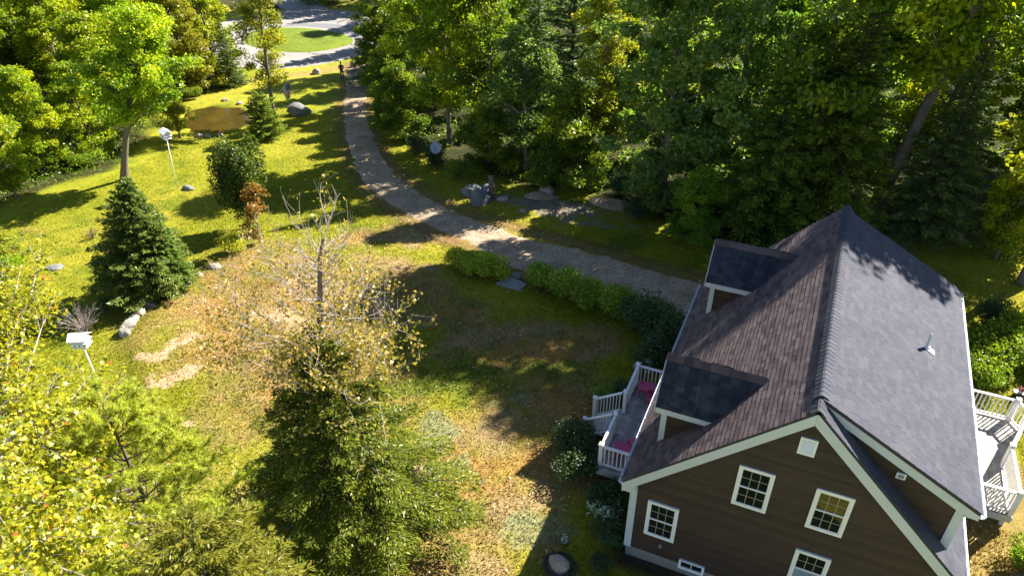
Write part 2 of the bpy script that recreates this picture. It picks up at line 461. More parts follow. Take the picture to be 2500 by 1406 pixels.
FOREST_Y = [(-60, 60), (-46, 52), (-40, 40.0), (-34, 33.5), (-28, 27.5), (-24, 25.0), (-18, 24.3), (-12, 24.2), (-8.5, 21.5), (-5, 19.0), (0, 19.5), (5, 23.5), (9, 27), (40, 30)]
FY = np.array(FOREST_Y)
LW = np.array([(-70, -60), (-10, -52), (8, -51), (12, -48.5), (18, -46.5), (24, -49), (28, -53), (34, -55), (39, -52), (44, -57), (48, -64), (80, -90)])
def ground_col(x, y):
    x = np.asarray(x, float); y = np.asarray(y, float)
    n1 = fbm(x, y, 7.0, 1); n2 = fbm(x, y, 2.2, 5); n3 = fbm(x, y, .7, 9); n4 = fbm(x, y, 13, 14)
    c = np.empty(x.shape+(3,)); c[:] = (.215, .222, .015)
    c = m3(c, (.295, .275, .028), .9*sstep((n1-.44)/.22))
    c = m3(c, (.14, .175, .014), .75*sstep((n2-.55)/.16))
    xe = np.interp(y, EDGE_Y, EDGE_X)
    ins = sstep((x-xe-.1)/.9)*(1-sstep((y-13)/4))
    br = blob(x, y, [(-23, 5.5, 6.5, 5.0, .3, 1.0), (-24.5, 9, 6, 4, 0, 1.0), (-19, 10.5, 5, 4, 0, .9), (-18, 3, 6, 5, 0, .75), (-9.3, 1.2, 2.9, 6.5, -.2, 1.35), (-9.0, -3.5, 3, 4, 0, 1.1), (-11, 9.2, 4, 2.0, .3, 1.0), (-8.5, 9.8, 2, 1.5, 0, .9), (-15, -2.5, 4, 3, 0, .55),
                     (-20.5, 16.2, 5, 1.5, .5, 1.0), (-12, 7.5, 3.2, 1.8, .4, .8), (-14.5, 10, 3, 1.4, .2, .75), (-48.5, 44.8, 4, 1.6, .9, .9), (-52, 41.5, 5, 1.2, .9, .7), (-44, 9.5, 3.5, 2.2, .4, .4)])
    br = br*(.45+.95*n2)
    c = m3(c, (.29, .20, .075), (.55+.45*sstep((n3-.38)/.2))*sstep((br-.22)/.42))
    c = m3(c, (.36, .21, .07), .7*sstep((br-.5)/.35)*sstep((n2-.42)/.2))
    c = m3(c, (.16, .16, .035), .6*sstep((fbm(x, y, 1.1, 41)-.55)/.1)*sstep((br-.3)/.3))
    c = m3(c, (.33, .24, .13), .7*sstep((fbm(x, y, 2.4, 44)-.5)/.15)*sstep((br-.35)/.3))
    bare = blob(x, y, [(-25.2, 2.6, 1.9, .75, .9, 1.0), (-23.6, 1.0, 1.2, .6, .9, .85), (-21.8, 6.2, 2.6, 1.3, .2, .8), (-20.2, 9.2, 3.2, 1.5, .1, .95), (-24.5, 7.2, 1.7, .9, .5, .75), (-20.5, -1.0, .9, .5, 0, .7), (-15.7, .4, .9, .6, 0, .7), (-17.3, 7.2, 1.5, .9, 0, .7), (-7.6, -3.6, 1.0, .5, 0, .6)])
    c = m3(c, (.50, .355, .225), sstep((bare*(.1+1.7*fbm(x, y, .9, 51))-.50)/.16)*ins)
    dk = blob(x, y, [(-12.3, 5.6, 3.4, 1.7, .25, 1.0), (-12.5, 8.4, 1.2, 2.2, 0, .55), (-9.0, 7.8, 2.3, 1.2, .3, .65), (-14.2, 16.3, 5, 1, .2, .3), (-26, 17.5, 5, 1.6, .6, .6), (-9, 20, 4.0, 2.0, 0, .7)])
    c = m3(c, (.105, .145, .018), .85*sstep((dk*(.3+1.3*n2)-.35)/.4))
    ms = blob(x, y, [(-11.7, 3.0, 1.5, .8, .5, 1.0), (-11.2, 4.2, .9, .45, .3, .8), (-9.9, 1.9, .5, .45, 0, .95), (-9.2, 1.4, .6, .4, .2, .85), (-7.0, -.2, .55, .9, .2, .9), (-10.0, 5.0, .6, .7, 0, .75), (-8.1, 6.6, .7, .5, .4, .6), (-12.6, 2.0, .5, .7, 0, .7)])
    c = m3(c, (.23, .245, .125), .8*sstep((ms*(.1+1.6*n3)-.42)/.3))
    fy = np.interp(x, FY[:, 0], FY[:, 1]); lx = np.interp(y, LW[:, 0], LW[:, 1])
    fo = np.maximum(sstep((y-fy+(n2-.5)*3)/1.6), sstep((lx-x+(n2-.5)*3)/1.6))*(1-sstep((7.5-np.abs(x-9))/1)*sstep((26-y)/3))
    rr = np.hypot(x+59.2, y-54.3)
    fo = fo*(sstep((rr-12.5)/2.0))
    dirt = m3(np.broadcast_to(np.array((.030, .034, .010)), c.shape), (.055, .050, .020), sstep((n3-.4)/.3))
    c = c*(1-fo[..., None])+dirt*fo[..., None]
    scr = blob(x, y, [(-15, 22.3, 5.5, 1.3, 0, .9), (-12, 21, 3, 1, 0, .7)])
    c = m3(c, (.24, .21, .18), sstep((scr*(.4+1.1*n3)-.42)/.2))
    dd = drive_dist(x, y)
    c = m3(c, (.17, .10, .05), .75*(1-sstep(dd/(.5+1.1*n2)))*sstep((dd+1)/.6))
    hb = sstep((4.6-np.abs(x))/.5)*sstep((5.8-np.abs(y-5.3))/.5)
    c = m3(c, (.06, .045, .03), hb)
    bk = blob(x, y, [(6.2, 4.5, 2.0, 3.0, 0, 1.0), (7.6, 7.5, 1.2, 3.0, 0, .8)])
    c = m3(c, (.30, .20, .08), .8*sstep((bk*(.5+.9*n2)-.3)/.3))
    return c*(.86+.28*n4[..., None])
xs = np.concatenate([np.linspace(-260, -72, 30), np.arange(-71.5, -30, .42), np.arange(-30, -3, .22), np.arange(-3, 14, .4), np.linspace(14.5, 120, 24)])
ys = np.concatenate([np.linspace(-120, -14, 16), np.arange(-13, 20, .22), np.arange(20.2, 66, .45), np.linspace(67, 320, 34)])
GX, GY = np.meshgrid(xs, ys)
GZ = T(GX, GY)+(fbm(GX, GY, 1.6, 3)-.5)*.07
nx, ny = len(xs), len(ys)
ii = np.arange(nx*ny).reshape(ny, nx)
F = np.stack([ii[:-1, :-1], ii[:-1, 1:], ii[1:, 1:], ii[1:, :-1]], -1).reshape(-1, 4)
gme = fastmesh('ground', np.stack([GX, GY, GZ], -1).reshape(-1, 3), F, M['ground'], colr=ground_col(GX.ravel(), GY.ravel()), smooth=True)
ground = tag(link('ground', gme), kind='structure')

def strip(Lp, Rp, nseg, ncross, dz, mat, name, jit=.0, seed=1):
    Lp = np.array(Lp, float); Rp = np.array(Rp, float)
    def res(P):
        # Catmull-Rom through the points
        n = len(P); out = []
        for i in range(n-1):
            p0 = P[max(i-1, 0)]; p1 = P[i]; p2 = P[i+1]; p3 = P[min(i+2, n-1)]
            for t in np.linspace(0, 1, nseg, endpoint=False):
                out.append(.5*((2*p1)+(-p0+p2)*t+(2*p0-5*p1+4*p2-p3)*t*t+(-p0+3*p1-3*p2+p3)*t**3))
        out.append(P[-1]); return np.array(out)
    A = res(Lp); B = res(Rp); rs = np.random.RandomState(seed)
    n = len(A); d = B-A; d = d/np.linalg.norm(d, axis=1)[:, None]
    A = A+d*(rs.randn(n, 1)*jit); B = B+d*(rs.randn(n, 1)*jit)
    u = np.linspace(0, 1, ncross)
    P = A[:, None, :]*(1-u)[None, :, None]+B[:, None, :]*u[None, :, None]
    Z = T(P[..., 0], P[..., 1])+(fbm(P[..., 0], P[..., 1], 1.6, 3)-.5)*.07+dz
    edge = np.minimum(u, 1-u)
    Z = Z-(edge < 1e-6)[None, :]*(dz+.03)
    V = np.concatenate([P, Z[..., None]], -1).reshape(-1, 3)
    ii = np.arange(n*ncross).reshape(n, ncross)
    F = np.stack([ii[:-1, :-1], ii[:-1, 1:], ii[1:, 1:], ii[1:, :-1]], -1).reshape(-1, 4)
    along = np.repeat(np.arange(n)[:, None], ncross, 1)/n
    rut = np.exp(-((u-.30)/.07)**2)[None, :]*np.clip(1.25-2.6*along, 0, 1)*(.6+.6*vnoise(P[..., 0], P[..., 1], .8, 2))
    me = fastmesh(name, V, F, mat, tint=rut.ravel(), smooth=True)
    return tag(link(name, me), kind='structure')
drive = strip(DRIVE_L, DRIVE_R, 14, 15, .035, M['gravel'], 'driveway', .10)

def disc_sheet(name, pts, z, mat, kind='structure'):
    me = bpy.data.meshes.new(name)
    c = np.mean(np.array(pts), 0)
    n = len(pts)
    me.from_pydata([(c[0], c[1], z)]+[(p[0], p[1], z) for p in pts], [], [(0, i+1, (i+1) % n+1) for i in range(n)])
    me.materials.append(mat); o = link(name, me)
    return tag(o, kind=kind)
RZ = -4.17
rc = (-59.2, 54.3)
outer = [(rc[0]+(11.9+.15*math.sin(5*a))*math.cos(a), rc[1]+(11.7+.12*math.cos(7*a))*math.sin(a)) for a in np.linspace(0, 2*math.pi, 72, endpoint=False)]
disc_sheet('road', outer, RZ, M['asphalt'])
sl = strip([(-66, 62), (-78, 69), (-95, 78)], [(-62, 66), (-75, 76), (-92, 86)], 6, 5, .06, M['asphalt'], 'road', 0)
island = [(-58.1+7.0*math.cos(a)*(1+.06*math.sin(3*a)), 53.2+4.9*math.sin(a)*(1+.05*math.cos(2*a))) for a in np.linspace(0, 2*math.pi, 56, endpoint=False)]
def dome(name, pts, z, h, mat):
    c = np.mean(np.array(pts), 0); V = []; n = len(pts); K = 9
    for k in range(K):
        s = 1-k/(K-1)*.98
        for p in pts: V.append((c[0]+(p[0]-c[0])*s, c[1]+(p[1]-c[1])*s, z+h*(1-s*s)+(-.05 if k == 0 else .02)))
    F = []
    for k in range(K-1):
        for i in range(n): j = (i+1) % n; F.append((k*n+i, k*n+j, (k+1)*n+j, (k+1)*n+i))
    V = np.array(V)
    me = fastmesh(name, V, F, mat, colr=np.array((.13, .17, .022))*(.75+.6*fbm(V[:, 0], V[:, 1], 1.5, 3)[:, None]), smooth=True)
    return tag(link(name, me), kind='structure')
dome('grass_island', island, RZ, .22, M['ground'])
# darker widening along the far side of the island
pa = [(-58.1+7.15*math.cos(a), 53.2+5.1*math.sin(a)) for a in np.linspace(.1, 2.6, 26)]
pb = [(-58.1+(7.3+.1)*math.cos(a), 53.2+(5.1+2.0*math.sin((a-.1)/2.5*math.pi))*math.sin(a)) for a in np.linspace(.1, 2.6, 26)]
me = bpy.data.meshes.new('road_patch')
me.from_pydata([(p[0], p[1], RZ+.006) for p in pa]+[(p[0], p[1], RZ+.006) for p in pb], [], [(i, i+1, 27+i, 26+i) for i in range(25)])
me.materials.append(M['asphalt_dark']); tag(link('road_patch', me), kind='structure')
# pond
pp = []
n = len(POND)
for i in range(n):
    p0, p1, p2, p3 = [np.array(POND[(i+k-1) % n]) for k in range(4)]
    for t in np.linspace(0, 1, 8, endpoint=False):
        pp.append(.5*((2*p1)+(-p0+p2)*t+(2*p0-5*p1+4*p2-p3)*t*t+(-p0+3*p1-3*p2+p3)*t**3))
pp = [np.array((PCX, PCY))+(p-np.array((PCX, PCY)))*1.22 for p in pp]
disc_sheet('pond_water', pp, -3.70, M['water'])
# ------------------------------------------------------------------ the house
HB = (0.0, 5.35, 0.0)
ZR, AX, LY = 7.75, 4.3, 10.75          # ridge height, half width at the eaves, length
ZE = ZR-AX                             # eave height (12/12 pitch)
WX, WY0, WY1 = 4.05, .25, 10.5
house = root('house', HB, 'brown clapboard house with grey shingle roof, two gable dormers and white trim', 'house')
rng = random.Random(5)

# walls
mb = MB()
mb.prism([(-WX, WY0+.06, .05), (WX, WY0+.06, .05), (WX, WY0+.06, ZR-WX-.22), (0, WY0+.06, ZR-.22), (-WX, WY0+.06, ZR-WX-.22)], (0, WY1-WY0-.12, 0))
wall = mb.build('wall', M['clap'], house)
mb = MB().box(-WX+.03, WX-.03, WY0+.03, WY1-.03, -.6, .42)
mb.build('foundation', M['concrete'], house)
def clap_rows(parent, z0, z1, xr, y, face=-1, step=.105):
    """clapboards on a wall facing -y (face -1); xr(z) gives the span of the row"""
    z = z0
    while z < z1:
        a = xr(z); b = xr(min(z+step, z1))
        if a[1]-a[0] < .06: break
        h = min(step, z1-z)+.012
        yb, yt = y-.036, y-.002
        p = [(a[0], yb, z), (a[1], yb, z), (a[1], y+.05, z), (a[0], y+.05, z), (b[0], yt, z+h), (b[1], yt, z+h), (b[1], y+.05, z+h), (b[0], y+.05, z+h)]
        if b[1]-b[0] > .03: MB().hexa(p).build('clapboard', M['clap'], parent)
        z += step
gable = lambda z: (-min(WX, ZR-.25-z), min(WX, ZR-.25-z))
clap_rows(wall, .42, ZR-.3, gable, WY0+.06, step=.118)

# roof slopes ------------------------------------------------------------
def slab(P, d, name, mat, parent):
    return MB().prism(P, d).build(name, mat, parent)
TH = .10
n_l = Vector((-1, 0, 1)).normalized(); n_r = Vector((1, 0, 1)).normalized()
left = slab([(-AX, 0, ZE), (0, 0, ZR), (0, LY, ZR), (-AX, LY, ZE)], -n_l*TH, 'roof_slope', M['under'], house)
right = slab([(0.002, 0, ZR-.002), (AX, 0, ZE), (AX, LY, ZE), (0.002, LY, ZR-.002)], -n_r*TH, 'roof_slope', M['under'], house)
SX, SZ, SI = 3.956, 5.667, .43
n_s = Vector((ZR-SZ, 0, SX)).normalized()
shed = slab([(.05, SI, ZR+.03), (SX, SI, SZ), (SX, LY-SI, SZ), (.05, LY-SI, ZR+.03)], -n_s*.09, 'roof_slope', M['under'], house)
M['muntin'] = m_paint('tan_muntin', (.30, .27, .21), .5, .1, 8)
SHING = []     # (matrix, tint, kind, parent) for whole tabs
EDGES = {}     # clipped tabs
def lay(o, e_y, e_s, nrm, ylen, slen, kind, parent, keep=None, tab=.30, row=.145, th=.011, clip0=None):
    """courses on a slope: o = lower corner, e_y along the course, e_s up the slope"""
    o = Vector(o); nrow = int(slen/row)
    for r in range(nrow+1):
        s0 = r*row; s1 = min(s0+row+.03, slen)
        if s1-s0 < .03: break
        u = -rng.random()*tab
        while u < ylen:
            w = tab if rng.random() < .75 else tab*rng.choice((.55, .8))
            a = max(u, 0); b = min(u+w-.005, ylen); u += w
            if b-a < .02: continue
            mid = o+e_y*((a+b)/2)+e_s*(s0+row/2)
            if keep and not keep(mid, a, b, s0, s1): continue
            lim = clip0(s0) if clip0 else None
            if lim is not None:
                b = min(b, lim)
                if b-a < .02: continue
            SHING.append((o+e_y*a+e_s*s0, e_y, e_s, nrm, b-a, s1-s0, th*(.8+.5*rng.random()), rng.random(), kind, parent))
inv2 = 1/math.sqrt(2)
DORM = [2.08, 8.72]
DZR, DHW, DZE, DXF = 6.62, .94, 5.47, -3.86
def keep_left(m, a, b, s0, s1):
    for yc in DORM:
        if abs(m.y-yc) < .78 and -3.62 < m.x < -1.9: return False
    return True
lay((-AX-.03, 0, ZE-.03), Vector((0, 1, 0)), Vector((inv2, 0, inv2)), n_l, LY, AX/inv2-.05, 'front', left, keep_left)
lay((AX+.03, LY, ZE-.03), Vector((0, -1, 0)), Vector((-inv2, 0, inv2)), n_r, LY, AX/inv2-.05, 'rear', right, lambda m, a, b, s0, s1: (m.y < SI+.35 or m.y > LY-SI-.35 or m.x > 3.55))
e_s = Vector((.05-SX, 0, ZR+.03-SZ)); sl_len = e_s.length; e_s.normalize()
lay((SX+.02, LY-SI, SZ-.01), Vector((0, -1, 0)), e_s, n_s, LY-2*SI, sl_len-.06, 'rear', shed)
# dormers ---------------------------------------------------------------
for di, yc in enumerate(DORM):
    dm = bpy.data.objects.new('dormer', None); COL.objects.link(dm); dm.parent = house
    tag(dm, ['gabled dormer nearer the camera above the front deck', 'gabled dormer at the far end of the front roof'][di])
    hb = DHW-.14; xw = -3.66
    zt = DZE-.02
    zw = ZR+xw                         # main roof height under the dormer's front
    # body: near cheek, far cheek, front gable
    for s in (-1, 1):
        y = yc+s*hb; xe = -(ZR-zt)
        MB().prism([(xw, y, zw-.1), (xw, y, zt), (xe+.05, y, zt), ], (0, -s*.05, 0)).build('cheek_wall', M['clap'], dm)
        if s < 0:
            z = zw+.02
            while z < zt-.03:
                x1 = -(ZR-z)
                if x1-xw > .15:
                    MB().hexa([(xw+.12, y-.014, z), (x1, y-.014, z), (x1, y+.01, z), (xw+.12, y+.01, z), (xw+.12, y-.003, z+.105), (x1+.1, y-.003, z+.105), (x1+.1, y+.01, z+.105), (xw+.12, y+.01, z+.105)]).build('clapboard', M['clap'], dm)
                z += .1
    MB().prism([(xw, yc-hb, zw-.2), (xw, yc+hb, zw-.2), (xw, yc+hb, zt), (xw, yc, DZR-.2), (xw, yc-hb, zt)], (.05, 0, 0)).build('front_wall', M['clap'], dm)
    MB().box(xw-.03, xw+.13, yc-hb-.03, yc-hb+.13, zw-.06, zt-.01).build('corner_board', M['white'], dm)
    MB().box(xw-.03, xw+.13, yc+hb-.13, yc+hb+.03, zw-.06, zt-.01).build('corner_board', M['white'], dm)
    wf = MB()
    for z0_, z1_, y0_, y1_ in ((4.25, 4.33, -.42, .42), (5.37, 5.45, -.42, .42), (4.33, 5.37, -.42, -.34), (4.33, 5.37, .34, .42), (4.81, 4.86, -.34, .34)):
        wf.box(xw-.04, xw-.003, yc+y0_, yc+y1_, z0_, z1_)
    wo = wf.build('window', M['white'], dm)
    MB().box(xw-.015, xw-.004, yc-.34, yc+.34, 4.33, 5.37).build('pane', M['glass'], dm)
    for s in (-1, 1):
        eo = Vector((DXF, yc+s*DHW, DZE)); ri = Vector((DXF, yc, DZR))
        es = (ri-eo); sl_ = es.length; es.normalize()
        nn = Vector((0, s*(DZR-DZE), DHW)).normalized()
        xe = -(ZR-DZE)+.02; xr_ = -(ZR-DZR)+.05
        rs_ = slab([eo, (xe, yc+s*DHW, DZE), (xr_, yc, DZR), ri], -nn*.07, 'roof_slope', M['under'], dm)
        def clip(s0, sl_=sl_): return (xe-DXF)+(xr_-xe)*(s0/sl_)+.03
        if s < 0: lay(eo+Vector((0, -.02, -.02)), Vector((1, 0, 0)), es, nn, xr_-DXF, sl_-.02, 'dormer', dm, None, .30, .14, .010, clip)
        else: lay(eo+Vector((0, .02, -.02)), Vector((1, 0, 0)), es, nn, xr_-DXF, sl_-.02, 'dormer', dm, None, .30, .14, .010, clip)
        # eave fascia and rake board
        MB().box(DXF+.02, xe-.03, yc+s*DHW-.012, yc+s*DHW+.012, DZE-.21, DZE-.012).build('fascia_board', M['white'], dm)
        MB().bar((DXF-.015, yc+s*DHW, DZE-.10), (DXF-.015, yc, DZR-.10), .03, .18, (-1, 0, 0)) if False else None
        MB().prism([(DXF, yc+s*DHW, DZE-.02), (DXF, yc+.001*s, DZR-.02), (DXF, yc+.001*s, DZR-.2), (DXF, yc+s*DHW, DZE-.2)], (-.03, 0, 0)).build('rake_board', M['white'], dm)
        MB().box(DXF+.03, xe-.12, min(yc+s*DHW, yc+s*hb)+.02, max(yc+s*DHW, yc+s*hb)-.02, DZE-.2, DZE-.18).build('soffit', M['white'], dm)
    # ridge cap of the dormer
    x = DXF-.02; k = 0
    while x < -1.25:
        m_ = MB(); m_.cur = rng.random()
        t0, t1 = .045, .03; x1 = min(x+.27, -1.18)
        for s in (-1, 1):
            a = Vector((0, s*.13, -.13*(DZR-DZE)/DHW))
            q0 = Vector((x, yc, DZR+t0)); q1 = Vector((x1, yc, DZR+t1))
            pts = [q0+a-Vector((0, 0, .03)), q0+a, q0, q0-Vector((0, 0, .05)), q1+a-Vector((0, 0, .03)), q1+a, q1, q1-Vector((0, 0, .05))]
            n0 = len(m_.v); m_.v += [tuple(p) for p in pts]; m_.t += [m_.cur]*8
            for fc in ((0, 1, 2, 3), (7, 6, 5, 4), (1, 5, 6, 2), (0, 4, 5, 1), (3, 2, 6, 7)): m_.f.append(tuple(n0+i for i in fc))
        m_.build('ridge_cap_shingle', M['shingle_front'], dm)
        x += .24

# shingles: the 300 that show largest are pieces, the rest one part per slope
def sh_verts(th):
    return
cpos = Vector(CAM)
def score(s):
    c = s[0]+s[1]*(s[4]/2)+s[2]*(s[5]/2); d = c-cpos
    f = -(d.normalized().dot(s[3]))
    if f <= 0.02 or s[4] < .25: return 0
    return s[4]*.145*f/d.length_squared
def visible_tab(s):
    c = s[0]+s[1]*(s[4]/2)+s[2]*(s[5]/2)
    d = np.array(c)-CAM; z = d@fw
    px = 1250+1792.28*(d@rt)/z; py = 703-1792.28*(d@up)/z
    return 0 < px < 2500 and 0 < py < 1400
cand = [(score(s), i) for i, s in enumerate(SHING) if visible_tab(s)]
cand.sort(reverse=True)
picked = set(i for sc_, i in cand[:296])
MATS = {'front': M['shingle_front'], 'rear': M['shingle'], 'dormer': M['shingle_dormer_shade']}
cache = {}
bulk = {}
hbv = Vector(HB)
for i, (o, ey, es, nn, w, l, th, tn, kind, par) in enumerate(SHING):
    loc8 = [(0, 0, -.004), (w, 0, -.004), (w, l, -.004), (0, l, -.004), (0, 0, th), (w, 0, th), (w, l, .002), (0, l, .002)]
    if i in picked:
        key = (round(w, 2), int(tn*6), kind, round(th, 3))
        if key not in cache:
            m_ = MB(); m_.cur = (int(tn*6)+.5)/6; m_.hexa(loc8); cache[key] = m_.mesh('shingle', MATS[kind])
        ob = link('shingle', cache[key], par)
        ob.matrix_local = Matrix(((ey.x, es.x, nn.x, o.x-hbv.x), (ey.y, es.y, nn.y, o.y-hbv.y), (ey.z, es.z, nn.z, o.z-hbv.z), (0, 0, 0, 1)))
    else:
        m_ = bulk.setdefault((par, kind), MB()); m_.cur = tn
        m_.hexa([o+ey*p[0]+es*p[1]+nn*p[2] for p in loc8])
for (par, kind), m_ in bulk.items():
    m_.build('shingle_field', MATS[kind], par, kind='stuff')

# ridge caps of the main roof
def cap(y0, y1, zoff, wl, wr, sl_r):
    m_ = MB(); m_.cur = rng.random()
    q0 = Vector((0.0, y0, ZR+zoff+.012)); q1 = Vector((0.0, y1, ZR+zoff))
    jl = wl*(.95+.1*rng.random())
    for dx, dz in ((-jl, -jl), (wr, -wr*sl_r)):
        mid = Vector((dx*.3, 0, dz*.12)); a = Vector((dx, 0, dz+.012)); dn = Vector((0, 0, .05))
        for A, B in ((Vector((0, 0, 0)), mid), (mid, a)):
            n0 = len(m_.v)
            m_.v += [tuple(q0+A-dn), tuple(q0+A), tuple(q0+B), tuple(q0+B-dn), tuple(q1+A-dn), tuple(q1+A), tuple(q1+B), tuple(q1+B-dn)]; m_.t += [m_.cur]*8
            for fc in ((0, 1, 2, 3), (7, 6, 5, 4), (1, 5, 6, 2), (3, 2, 6, 7), (0, 4, 5, 1)): m_.f.append(tuple(n0+i for i in fc))
    return m_.build('ridge_cap_shingle', M['shingle'], ridge)
ridge = MB().box(-.05, .05, .05, LY-.05, ZR-.06, ZR+.015).build('ridge_vent', M['under'], house)
y = 0.0
while y < LY-.05:
    up_ = SI-.05 < y < LY-SI
    cap(y, min(y+.20, LY), .075 if up_ else .02, .17, .17, .55 if up_ else 1.0)
    y += .165

# rake boards, cornice returns, corner boards ----------------------------
for yy, sgn in ((.045, -1), (LY-.045, 1)):
    for s in (-1, 1):
        MB().prism([(s*(AX+.0), yy, ZE-.125), (s*.002, yy, ZR-.125), (s*.002, yy, ZR-.125-.33), (s*(AX-.02), yy, ZE-.105-.33)], (0, sgn*.035, 0)).build('rake_board', M['white'], house)
        MB().prism([(s*(AX+.0), yy+sgn*.02, ZE-.09), (s*.002, yy+sgn*.02, ZR-.09), (s*.002, yy+sgn*.02, ZR-.21), (s*(AX-.0), yy+sgn*.02, ZE-.21)], (0, sgn*.03, 0)).build('rake_trim', M['white'], house)
        MB().prism([(s*AX, yy, ZE-.12), (s*.003, yy, ZR-.12), (s*.003, yy, ZR-.15), (s*AX, yy, ZE-.15)], (0, -sgn*.26, 0)).build('rake_soffit', M['white'], house)
        # closed cornice return
        MB().prism([(s*(AX-.0), yy-sgn*.004, ZE-.43), (s*(AX-.42), yy-sgn*.004, ZE-.43), (s*(AX-.42), yy-sgn*.004, ZE-.02-.1), (s*(AX-.0), yy-sgn*.004, ZE-.24)], (0, -sgn*.2, 0)).build('cornice_return', M['white'], house)
for s in (-1, 1):
    for yy, sgn in ((WY0+.06, -1), (WY1-.06, 1)):
        MB().box(min(s*(WX+.035), s*(WX-.17)), max(s*(WX+.035), s*(WX-.17)), min(yy+sgn*.055, yy-sgn*.12), max(yy+sgn*.055, yy-sgn*.12), .40, ZE-.43).build('corner_board', M['white'], house)
# eave fascia and gutters
for s in (-1, 1):
    MB().box(min(s*AX, s*(AX-.03)), max(s*AX, s*(AX-.03)), .06, LY-.06, ZE-.33, ZE-.075).build('fascia_board', M['white'], house)
    MB().box(min(s*(AX-.03), s*WX), max(s*(AX-.03), s*WX), .06, LY-.06, ZE-.33, ZE-.31).build('soffit', M['white'], house)
def gutter(x, s, y0, y1, zt):
    m_ = MB(); w = .115; h = .10
    def P(dx, dz, y): return (x+s*dx, y, zt+dz)
    prof = [(0.004, 0), (.004, -h), (.075, -h), (w, -.03), (w, 0), (w-.012, 0), (w-.012, -.02), (.07, -h+.012), (.016, -h+.012), (.016, 0)]
    n0 = len(m_.v); k = len(prof)
    for y in (y0, y1):
        m_.v += [P(a, b, y) for a, b in prof]; m_.t += [.5]*k
    for i in range(k): j = (i+1) % k; m_.f.append((i, j, k+j, k+i))
    m_.f.append(tuple(range(k))); m_.f.append(tuple(range(2*k-1, k-1, -1)))
    g = m_.build('gutter', M['gutter'], house)
    y = y0+.25
    while y < y1:
        MB().box(min(x, x+s*(w-.005)), max(x, x+s*(w-.005)), y-.018, y+.018, zt+.003, zt+.012).build('gutter_strap', M['gutter'], g)
        y += .61
gutter(-AX, -1, .05, LY-.03, ZE-.085)
gutter(AX, 1, .05, LY-.03, ZE-.085)
gutter(SX, 1, SI+.02, LY-SI-.02, SZ-.075)
# shed dormer walls -------------------------------------------------------
sw = 3.66
sdm = bpy.data.objects.new('shed_dormer', None); COL.objects.link(sdm); sdm.parent = house
tag(sdm, 'long shed dormer across the rear roof slope')
zs = lambda x: ZR+.03-(x-.05)*(ZR+.03-SZ)/(SX-.05)
for yy, d, face in ((SI+.17, .06, -1), (LY-SI-.17, -.06, 1)):
    MB().prism([(.35, yy, ZR-.35), (sw, yy, ZR-sw-.05), (sw, yy, zs(sw)-.1), (.35, yy, zs(.35)-.1)], (0, d, 0)).build('cheek_wall', M['clap'], sdm)
    rb = [(.06, yy-d*2.3, zs(.06)-.10), (SX, yy-d*2.3, SZ-.10), (SX, yy-d*2.3, SZ-.28), (SX-.35, yy-d*2.3, zs(SX-.35)-.40), (.35, yy-d*2.3, zs(.35)-.36), (.06, yy-d*2.3, zs(.06)-.14)]
    MB().prism(rb, (0, d*.6, 0)).build('rake_board', M['white'], sdm)
    MB().box(sw-.17, sw+.035, min(yy-face*-.0+face*.04, yy-face*.1), max(yy+face*.04, yy-face*.1), ZR-sw-.05, zs(sw)-.25).build('corner_board', M['white'], sdm)
z = ZR-sw+.02
yy = SI+.17
while z < zs(.4)-.2:
    x0 = max(.36, ZR-z); x1 = sw-.17
    x1 = min(x1, .05+(ZR+.03-.12-z)*(SX-.05)/(ZR+.03-SZ))
    if x1-x0 > .1:
        MB().hexa([(x0, yy-.014, z), (x1, yy-.014, z), (x1, yy+.02, z), (x0, yy+.02, z), (x0-.09 if x0 > .45 else x0, yy-.003, z+.105), (x1, yy-.003, z+.105), (x1, yy+.02, z+.105), (x0-.09 if x0 > .45 else x0, yy+.02, z+.105)]).build('clapboard', M['clap'], sdm)
    z += .1
MB().box(sw-.06, sw, SI+.17, LY-SI-.17, ZR-sw-.1, zs(sw)-.08).build('rear_wall', M['clap'], sdm)
MB().box(sw-.02, SX-.02, SI+.05, LY-SI-.05, SZ-.28, SZ-.26).build('soffit', M['white'], sdm)
MB().box(SX-.03, SX, SI+.06, LY-SI-.06, SZ-.28, SZ-.08).build('fascia_board', M['white'], sdm)
v_ = MB().box(2.05, 2.26, yy-.06, yy-.012, 5.92, 6.10).build('wall_vent', M['white_vinyl'], sdm)
MB().box(2.09, 2.22, yy-.07, yy-.058, 5.955, 6.065).build('vent_flap', M['grey_slab'], sdm)
